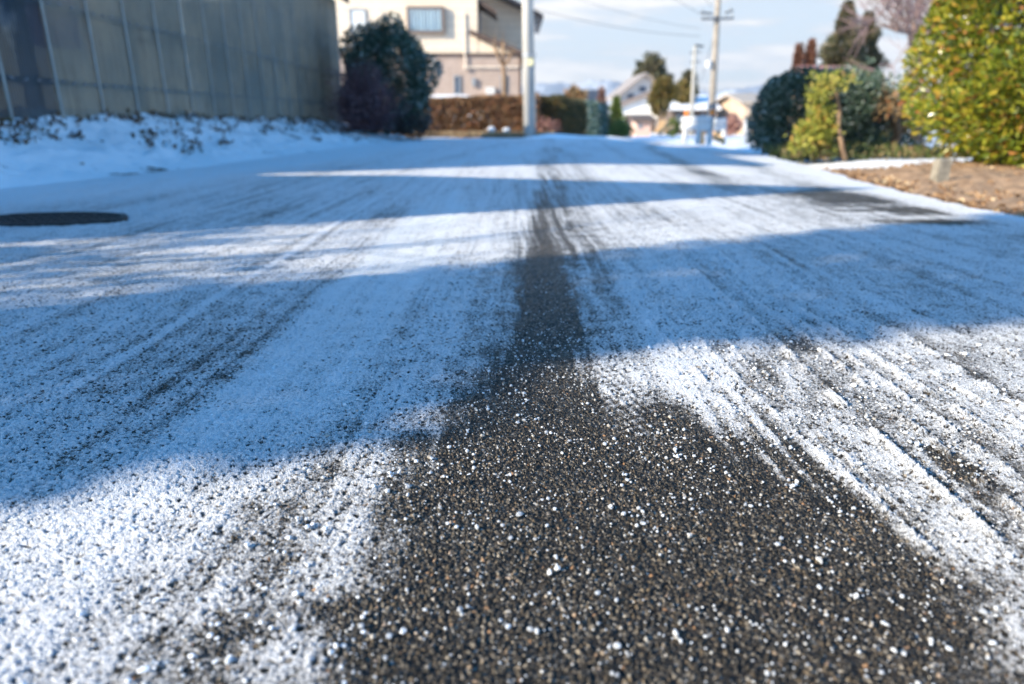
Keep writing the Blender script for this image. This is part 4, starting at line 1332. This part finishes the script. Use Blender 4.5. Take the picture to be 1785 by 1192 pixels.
setup(leafobj('ground_cover', P, rng.normal(0, .6, (n, 3)) + (0, 0, .7), rng.uniform(.04, .10, n), leafmat('cover_leaf', [(0, (.05, .08, .02)), (.5, (.12, .15, .04)), (1, (.30, .20, .10))], .6, .2), None, .35, .6),
      'low green ground cover at the foot of the frosted hedge', 'ground cover', kind='stuff')


def conifer(name, label, base, hgt, rad, n, L, m, seed, group=None, trunk=M['dark_bark'], start=.12, pw=.85, lean=0):
    t = thing(name, label, 'tree', base, group)
    g = np.random.default_rng(seed)
    u = start + (1 - start) * (1 - g.uniform(0, 1, n) ** .68)
    a = g.uniform(0, 6.28, n)
    lay = .70 + .36 * np.sin(u * 30 + 1.5 * np.sin(a * 2 + seed)) + .24 * np.sin(a * 3 + u * 9 + seed)
    r = rad * (1 - u) ** pw * lay * np.sqrt(g.uniform(.08, 1, n)) + .02 * hgt * (1 - u) + .02 * rad
    P = np.stack([base[0] + r * np.cos(a) + lean * u, base[1] + r * np.sin(a), base[2] + hgt * u - .12 * r], 1)
    D = np.stack([np.cos(a), np.sin(a), np.full(n, .25)], 1)
    leafobj('crown', P, D, g.uniform(.6, 1.3, n) * L, m, t, .38, .5)
    MB().tube([(base[0], base[1], base[2] - .3), (base[0] + lean * .5, base[1], base[2] + hgt * .5), (base[0] + lean, base[1], base[2] + hgt * .97)], [hgt * .022, hgt * .015, hgt * .003], 8).build('trunk', trunk, t, True)
    return t


def broadleaf(name, label, base, hgt, rad, n, L, m, seed, group=None, lobes=7, low=.3):
    t = thing(name, label, 'tree', base, group)
    g = np.random.default_rng(seed)
    mb = MB(); PP, DD = [], []
    base = np.asarray(base, float)
    fork = base + (0, 0, hgt * .35)
    mb.tube([base - (0, 0, .3), fork], [hgt * .03, hgt * .022], 8)
    for k in range(lobes):
        a = g.uniform(0, 6.28); rr = g.uniform(.1, .62) * rad; h_ = hgt * (low + .15 + g.uniform(0, 1) * (.85 - low - .15) * (1 - .4 * rr / rad))
        c_ = base + (rr * math.cos(a), rr * math.sin(a), h_)
        P, D = blob(n // lobes, c_, np.array((.48, .48, .42)) * rad * g.uniform(.75, 1.15), 2, .25, .55, seed * 10 + k)
        PP.append(P); DD.append(D)
        mb.tube([fork, fork * .4 + c_ * .6 + g.normal(0, .05 * rad, 3), c_], [hgt * .014, hgt * .009, hgt * .004], 6, False)
    c_ = base + (0, 0, hgt * .82)
    P, D = blob(n // lobes, c_, np.array((.40, .40, .45)) * rad, 2, .25, .5, seed * 10 + 9); PP.append(P); DD.append(D)
    P, D = np.vstack(PP), np.vstack(DD)
    leafobj('crown', P, D + (0, 0, .2), g.uniform(.6, 1.3, len(P)) * L, m, t, .5, .9)
    mb.build('trunk', M['dark_bark'], t, True)
    return t


def base_at(px, Y):
    x = float(at(px, 220, Y)[0])
    return (x, Y, float(ground_z(x, Y)))


# conifers behind the right hedge
def hgt_to(py, base): return float(at(892, py, base[1])[2]) - base[2]


for (px, Y, py, rpx, m, nm, lab, sd) in (
        (1466, 40, 0, 46, M['needle'], 'conifer_tree', 'tallest of the olive conifers behind the frosted hedge, with a thin pointed top', 1),
        (1503, 42, 20, 44, M['needle'], 'conifer_tree', 'broad shorter olive conifer right of the tallest pointed one', 2),
        (1387, 46, 76, 12, M['rust_needle'], 'rust_conifer', 'narrow rust-brown conifer left of its taller rust-brown twin', 3),
        (1408, 46, 68, 20, M['rust_needle'], 'rust_conifer', 'taller and wider of the two rust-brown conifers above the frosted hedge', 4)):
    x_ = float(at(px, (py + 200) / 2, Y)[0]); bs_ = (x_, Y, float(ground_z(x_, Y)))
    conifer(nm, lab, bs_, hgt_to(py, bs_), rpx * Y * 1.02 / FPX * 1.75, 9500 if m is M['needle'] else 4200, .26, m, sd, 'conifers behind the frosted hedge', pw=1.05)
# bare trees
for (px, Y, d, ln, lab, sd) in ((1606, 21, (-.22, .1, 1), 2.0, 'tall leafless tree spreading thin branches behind the round bush', 5),
                                (1668, 30, (-.05, 0, 1), 2.9, 'leafless tree mostly hidden behind the round bush', 6)):
    bs_ = base_at(px, Y)
    t_ = thing('bare_tree', lab, 'tree', bs_, 'leafless trees behind the round bush')
    mb = MB(); g_ = np.random.default_rng(sd); tips = []
    branch_tree(mb, np.array(bs_), np.array(d, float), ln, .16, 5, g_, .50, .10, tips, 7)
    mb.build('trunk', plain('greybrown_bark', (.20, .14, .12), .9, .2), t_, True)
    tw = MB()
    for (p, v) in tips[:260]:
        for k in range(3):
            w_ = v + g_.normal(0, .5, 3); tw.tube([p, p + w_ * .25 + g_.normal(0, .03, 3), p + w_ * .55], [.014, .010, .006], 3, False)
    tw.build('twigs', plain('mauve_twig', (.22, .15, .15), .9, .2), t_)['kind'] = 'stuff'


# ------------------------------------------------------------------ far houses and trees
def simple_house(name, label, x0, x1, y, d, z0, ze, zr, wm, rm, ridge='x', over=.5, wins=(), group=None, low=None):
    t = thing(name, label, 'house', ((x0 + x1) / 2, y, z0), group)
    xm, ym = (x0 + x1) / 2, y + d / 2
    if ridge == 'y':
        MB().prism([(x0, y, z0 - .4), (x1, y, z0 - .4), (x1, y, ze), (xm, y, zr), (x0, y, ze)], (0, d, 0)).build('wall', wm, t)
        mb = MB(); gable_roof(mb, x0, x1, y, y + d, ze, zr + .02, over, .22); mb.build('roof', rm, t)
    else:
        MB().prism([(x0, y, z0 - .4), (x0, y + d, z0 - .4), (x0, y + d, ze), (x0, ym, zr), (x0, y, ze)], (x1 - x0, 0, 0)).build('wall', wm, t)
        s = (zr - ze) / (d / 2); mb = MB()
        for sy in (-1, 1):
            yo = y - over if sy < 0 else y + d + over
            mb.slab([(x0 - over, yo, ze - over * s + .02), (x1 + over, yo, ze - over * s + .02), (x1 + over, ym, zr + .02), (x0 - over, ym, zr + .02)], (0, 0, .22))
        mb.build('roof', rm, t)
    for (wx0, wx1, wz0, wz1) in wins:
        window(t, wx0, wx1, wz0, wz1, y, M['grey_metal'], M['glass'], w=.08)
    return t


M['white_wall'] = plain('white_render', (.80, .79, .76), .8, .06, 1)
M['tan_wall'] = plain('tan_render', (.58, .44, .32), .8, .1, 1)
M['dark_roof'] = plain('dark_tile', (.055, .065, .085), .6, .2, 2)
M['brown_wall'] = plain('dark_boards', (.12, .09, .075), .8, .2, 2)
FY = 72
fx = lambda px, Y=FY: float(at(px, 190, Y)[0])
fz = lambda py, Y=FY: float(at(892, py, Y)[2])
fh = simple_house('gabled_house', 'white two-storey gabled house with long lower roof in the far centre', fx(1082), fx(1158), FY, 8, fz(232), fz(163), fz(131), M['white_wall'], plain('greybrown_roof', (.30, .26, .24), .7), 'y', .7,
                  [(fx(1092), fx(1104), fz(180), fz(163)), (fx(1112), fx(1124), fz(160), fz(150))])
MB().slab([(fx(1050), FY - 2.2, fz(196)), (fx(1150), FY - 2.2, fz(157)), (fx(1150), FY - .3, fz(157)), (fx(1050), FY - .3, fz(196))], (0, 0, .35)).build('lower_roof', plain('umber_roof', (.24, .19, .17), .7), fh)
MB().prism([(fx(1060), FY - 1.8, fz(232)), (fx(1150), FY - 1.8, fz(232)), (fx(1150), FY - 1.8, fz(158)), (fx(1060), FY - 1.8, fz(192))], (0, 1.75, 0)).build('lower_wall', M['white_wall'], fh)
mb = MB(); mb.box((fx(1085), FY - 1.87, fz(230)), (fx(1096), FY - 1.805, fz(200))); mb.box((fx(1108), FY - 1.87, fz(230)), (fx(1138), FY - 1.805, fz(206))); mb.build('door', M['brown_wall'], fh)
simple_house('dark_roofed_house', 'small pale house with dark slate roof left of the white gabled house', fx(1018, 85), fx(1052, 85), 85, 8, fz(228, 85), fz(187, 85), fz(158, 85), M['white_wall'], M['dark_roof'], 'x', .5, [(fx(1030, 85), fx(1040, 85), fz(208, 85), fz(195, 85))])
simple_house('snow_roofed_house', 'low house with snow-covered roof behind the shorter utility pole', fx(1172, 64), fx(1240, 64), 64, 9, fz(228, 64), fz(189, 64), fz(168, 64), M['brown_wall'], M['roof_snow'], 'x', .7, [(fx(1180, 64), fx(1188, 64), fz(215, 64), fz(198, 64)), (fx(1222, 64), fx(1232, 64), fz(212, 64), fz(198, 64))])
simple_house('snow_roofed_house', 'farther low house with snowy roof right of the tall utility pole', fx(1244, 110), fx(1270, 110), 110, 9, fz(225, 110), fz(190, 110), fz(174, 110), M['tan_wall'], M['roof_snow'], 'x', .5, [(fx(1250, 110), fx(1258, 110), fz(205, 110), fz(195, 110))])
simple_house('tan_house', 'tan house standing beside the shaded end of the frosted hedge', fx(1298, 60), fx(1335, 60), 60, 8, fz(226, 60), fz(180, 60), fz(165, 60), M['tan_wall'], plain('buff_roof', (.40, .34, .28), .7), 'x', .5, [(fx(1308, 60), fx(1316, 60), fz(195, 60), fz(182, 60))])
simple_house('garden_shed', 'little pinkish garden shed in front of the white gabled house', fx(1110, 55), fx(1136, 55), 55, 4, fz(231, 55), fz(212, 55), fz(205, 55), plain('pink_boards', (.62, .42, .34), .8), M['brown_wall'], 'x', .3, [(fx(1114, 55), fx(1120, 55), fz(224, 55), fz(215, 55))])
simple_house('red_roofed_house', 'house with faded red roof just showing over the frosted hedge', fx(1415, 36), fx(1482, 36), 36, 3, float(ground_z(15, 36)), fz(142, 36), fz(120, 36), M['tan_wall'], plain('pink_tile', (.48, .24, .22), .7, .2, 2), 'x', .4)

for (nm, px, Y, top, rpx, n_, L, m, lab, kind, sd) in (
        ('dark_conifer', 1132, 88, 90, 36, 5200, .55, M['needle'], 'broad dark conifer rising behind the white gabled house', 'b', 11),
        ('golden_tree', 1152, 60, 131, 24, 4200, .38, M['olive'], 'olive-brown tree in front of the white gabled house', 'b', 12),
        ('olive_tree', 1184, 66, 138, 22, 2600, .36, M['olive'], 'lower olive tree between the golden one and the poles', 'b', 13),
        ('dark_tree', 1194, 78, 114, 17, 1800, .40, M['needle'], 'dark green tree peeking over the olive tree by the poles', 'b', 14),
        ('russet_shrub', 1000, 56, 149, 24, 2200, .30, M['orange_leaf'], 'rounded russet tree beyond the olive hedge', 'b', 15),
        ('pointed_tree', 1047, 60, 150, 9, 900, .3, M['rust_needle'], 'narrow brown pointed tree beside the slate-roofed house', 'c', 16),
        ('green_conifer', 1073, 48, 166, 14, 1800, .24, M['green'], 'small green cone-shaped conifer before the white gabled house', 'c', 17),
        ('bush', 1060, 42, 205, 14, 700, .2, M['olive'], 'olive round bush at the far road edge', 'b', 18),
        ('bush', 1085, 40, 216, 22, 1200, .16, M['green'], 'low bright green bush below the small cone-shaped conifer', 'b', 19),
        ('bush', 1172, 46, 208, 14, 700, .18, M['green'], 'green bush right of the pink garden shed', 'b', 20),
        ('bush', 1275, 52, 200, 18, 800, .22, M['pink'], 'brownish bare bush beside the far tan house', 'b', 21)):
    bs_ = base_at(px, Y)
    hh_ = hgt_to(top, bs_); rr_ = rpx * Y * 1.02 / FPX
    if kind == 'c': conifer(nm, lab, bs_, hh_, rr_ * 1.2, n_, L, m, sd, start=.05)
    else: broadleaf(nm, lab, bs_, hh_, rr_, n_, L, m, sd, low=.12 if nm == 'bush' else .25)
# leaning boards before the garden shed
q = at(1155, 232, 44)
lb = thing('board_stack', 'pale boards leaning in a heap right of the pink garden shed', 'boards', (q[0], 44, q[2]))
for k, (p, q_) in enumerate((((1148, 232), (1160, 211)), ((1152, 232), (1165, 214)), ((1143, 231), (1154, 210)), ((1158, 230), (1174, 221)))):
    MB().tube([at(*p, 44 + k * .2), at(*q_, 44.4 + k * .2)], .12, 4).build('board', M['wood'], lb)
# far vehicle and post at right
q = at(1297, 227, 62)
car('parked_car', 'small dark car parked far off beside the tan house', q[0], 62, q[2] - .02, 1.2, plain('blue_car_paint', (.08, .10, .16), .3, .1))
q = at(1302, 240, 22)
sp_ = thing('marker_post', 'thin grey post in the snow left of the frosted hedge', 'post', q)
MB().tube([q - (0, 0, .2), at(1300, 206, 22)], [.07, .06], 10).build('post_shaft', M['grey_metal'], sp_, True)
MB().tube([at(1300, 206, 22), at(1300, 203, 22)], [.085, .03], 10).build('post_cap', M['dark_metal'], sp_, True)

# far thickets
for (x0, x1, Y, m, lab, n_) in ((-160, 30, 260, M['olive'], 'far brown treeline on the left under the mountains', 4000), (40, 240, 240, M['rust_needle'], 'far brown treeline on the right under the mountains', 5000)):
    X = rng.uniform(x0, x1, n_); hh_ = 4 + 5 * fbm(X / 14, X * 0, 7, 3)
    P = np.stack([X, Y + rng.uniform(-5, 5, n_), -1.3 + hh_ * rng.uniform(0, 1, n_)], 1)
    setup(leafobj('far_woods', P, rng.normal(0, 1, (n_, 3)), rng.uniform(.8, 2.2, n_), m, None, .6, .9), lab, 'woods', kind='stuff')

# mountains
def mountain():
    xs_ = np.linspace(-2600, 2600, 220); ys_ = np.linspace(2600, 4200, 60)
    X, Y = np.meshgrid(xs_, ys_)
    prof = np.interp(X, [-2600, -900, -300, 0, 150, 330, 480, 640, 820, 1000, 1150, 1350, 2600], [90, 110, 120, 130, 145, 150, 155, 135, 105, 115, 135, 120, 90])
    ridge = sstep(Y, 2600, 3300) * (1 - .5 * sstep(Y, 3400, 4200))
    rg = 1 - np.abs(fbm(X / 190, Y / 190, 31, 5) - .5) * 2
    Z = -4 + prof * ridge * (.55 + .5 * rg) + (fbm(X / 60, Y / 60, 32, 4) - .5) * 60 * ridge
    V = np.stack([X, Y, Z], -1).reshape(-1, 3)
    i = np.arange(59)[:, None] * 220 + np.arange(219)[None, :]
    F = np.stack([i, i + 1, i + 221, i + 220], -1).reshape(-1, 4)
    m = snowmat('mountain_snow', (.80, .82, .86), dirt=(.17, .22, .30), dscale=.008, lo=.40, hi=.54)
    setup(npmesh('mountains', V, F, m, smooth=True), 'faint snowy mountains on the horizon', 'mountains', kind='structure')


mountain()

# ------------------------------------------------------------------ unseen shadow casters added left of the picture, shaped for the shade wanted
# cypress-shaped caster, added for the near band of shade
cy = thing('caster_column', 'added shadow caster shaped as a columnar cypress left of the viewer', 'tree', (-6.0, -1.42, 0))
P, D = blob(17000, (-6.0, -1.42, 2.6), (.50, .385, 2.7), 4.0, .03, .5, 91, zmin=.02)
sh_ = np.interp(P[:, 2], [2.45, 2.65, 2.75, 2.81, 2.97, 3.04, 3.15, 3.5, 4.2], [0, -.03, .06, .15, .18, .14, .0, -.14, -.12])  # bends the silhouette so the near shadow edge curves as wanted
P[:, 1] += sh_ * np.clip((-1.42 - P[:, 1]) / .3, 0, 1)
leafobj('foliage', P, D + np.array((0, 0, .25)), rng.uniform(.7, 1.25, len(P)) * .11, M['needle'], cy, .45, .9)
MB().tube([(-6.0, -1.42, -.1), (-6.0, -1.42, 2.4), (-6.0, -1.42, 4.9)], [.10, .07, .02], 8).build('trunk', M['dark_bark'], cy, True)
# sparse shrub added to streak the sunlight between column and hut
tw = thing('caster_bare_shrub', 'added leafless shrub casting streaks between the cypress and hut casters', 'shrub', (-6.0, -.2, 0))
mb = MB(); g_ = np.random.default_rng(19)
for k in range(9):
    branch_tree(mb, np.array((-6.0 + g_.normal(0, .2), g_.uniform(-.85, .55), 0)), np.array((g_.normal(0, .15), g_.normal(0, .2), 1.0)), 1.05, .034, 4, g_, .38, .2, None, 6)
mb.build('stem', M['bark'], tw, True)
P, D = blob(1500, (-6.0, -.20, 1.70), (.5, .75, .85), 2, .3, .8, 93)
leafobj('foliage', P, D, rng.uniform(.06, .14, len(P)), M['olive'], tw, .5, .9)
shrub('caster_shrub', 'added dense shrub filling out the shadow of the hut caster', 'shrub', (-6.0, .16, .95), (.42, .28, 1.0), 6000, .09, M['dark_leaf'], 2.2, .15, .5, 97, zmin=0)  # unseen shrub added to thicken the shade at the hut's near end
# added hut, its roof slope set by the shadow edge wanted
lt = thing('caster_hut', 'added shadow caster shaped as a lean-to hut left of the viewer', 'hut', (-6.0, 1.5, 0))
MB().prism([(-6.0, .32, -.1), (-6.0, 2.75, -.1), (-6.0, 2.75, 2.50), (-6.0, .32, 3.98)], (-2.4, 0, 0)).build('wall', M['brown_wall'], lt)
MB().slab([(-5.95, .28, 4.02), (-5.95, 2.85, 2.46), (-8.5, 2.85, 2.46), (-8.5, .28, 4.02)], (0, 0, .07)).build('roof', M['dark_metal'], lt)
MB().box((-5.995, 1.1, 0), (-5.95, 1.9, 1.95)).build('door', M['bark'], lt)
mb = MB()
for k in range(12):
    mb.box((-6.03, 2.87 + k * .125, -.1), (-6.0, 2.985 + k * .125, 2.0 + .03 * math.sin(k * 5)))
mb.box((-6.07, 2.87, .4), (-6.032, 4.36, .5)); mb.box((-6.07, 2.87, 1.6), (-6.032, 4.36, 1.7))
fe = thing('caster_fence', 'added board fence blocking low sun between the hut caster and the corrugated shed', 'fence', (-6.0, 3.6, 0))  # unseen fence added to close off the sun below the slit
mb.build('boards', M['bark'], fe)
# unseen tree added behind the fence to shade the frosted hedge
broadleaf('caster_tree', 'added tree behind the fence caster, shading the frosted hedge', (-8.2, 4.05, 0), 7.4, 1.45, 9500, .22, M['needle'], 95, lobes=9, low=.62)

# ------------------------------------------------------------------ haze over the plain
hm = bpy.data.materials.new('haze_air'); hm.use_nodes = True
hg = NT(hm.node_tree); hm.node_tree.nodes.remove(hm.node_tree.nodes['Principled BSDF'])
pv = hg.n('ShaderNodeVolumePrincipled', ins={'Color': (.95, .98, 1.0), 'Density': .00020, 'Anisotropy': .2})
hg.l.new(pv.outputs[0], hm.node_tree.nodes['Material Output'].inputs['Volume'])
setup(MB().box((-2700, -70, -12), (2700, 4300, 330)).build('haze', hm), 'thin pale haze over the whole plain', 'haze', kind='stuff')
broadleaf('caster_tree', 'added round-topped tree behind the corrugated shed, shading the guard rail', (-11.0, 7.4, 0), 9.2, 1.25, 9000, .24, M['needle'], 96, lobes=9, low=.62)  # unseen tree added to put the guard rail in shade
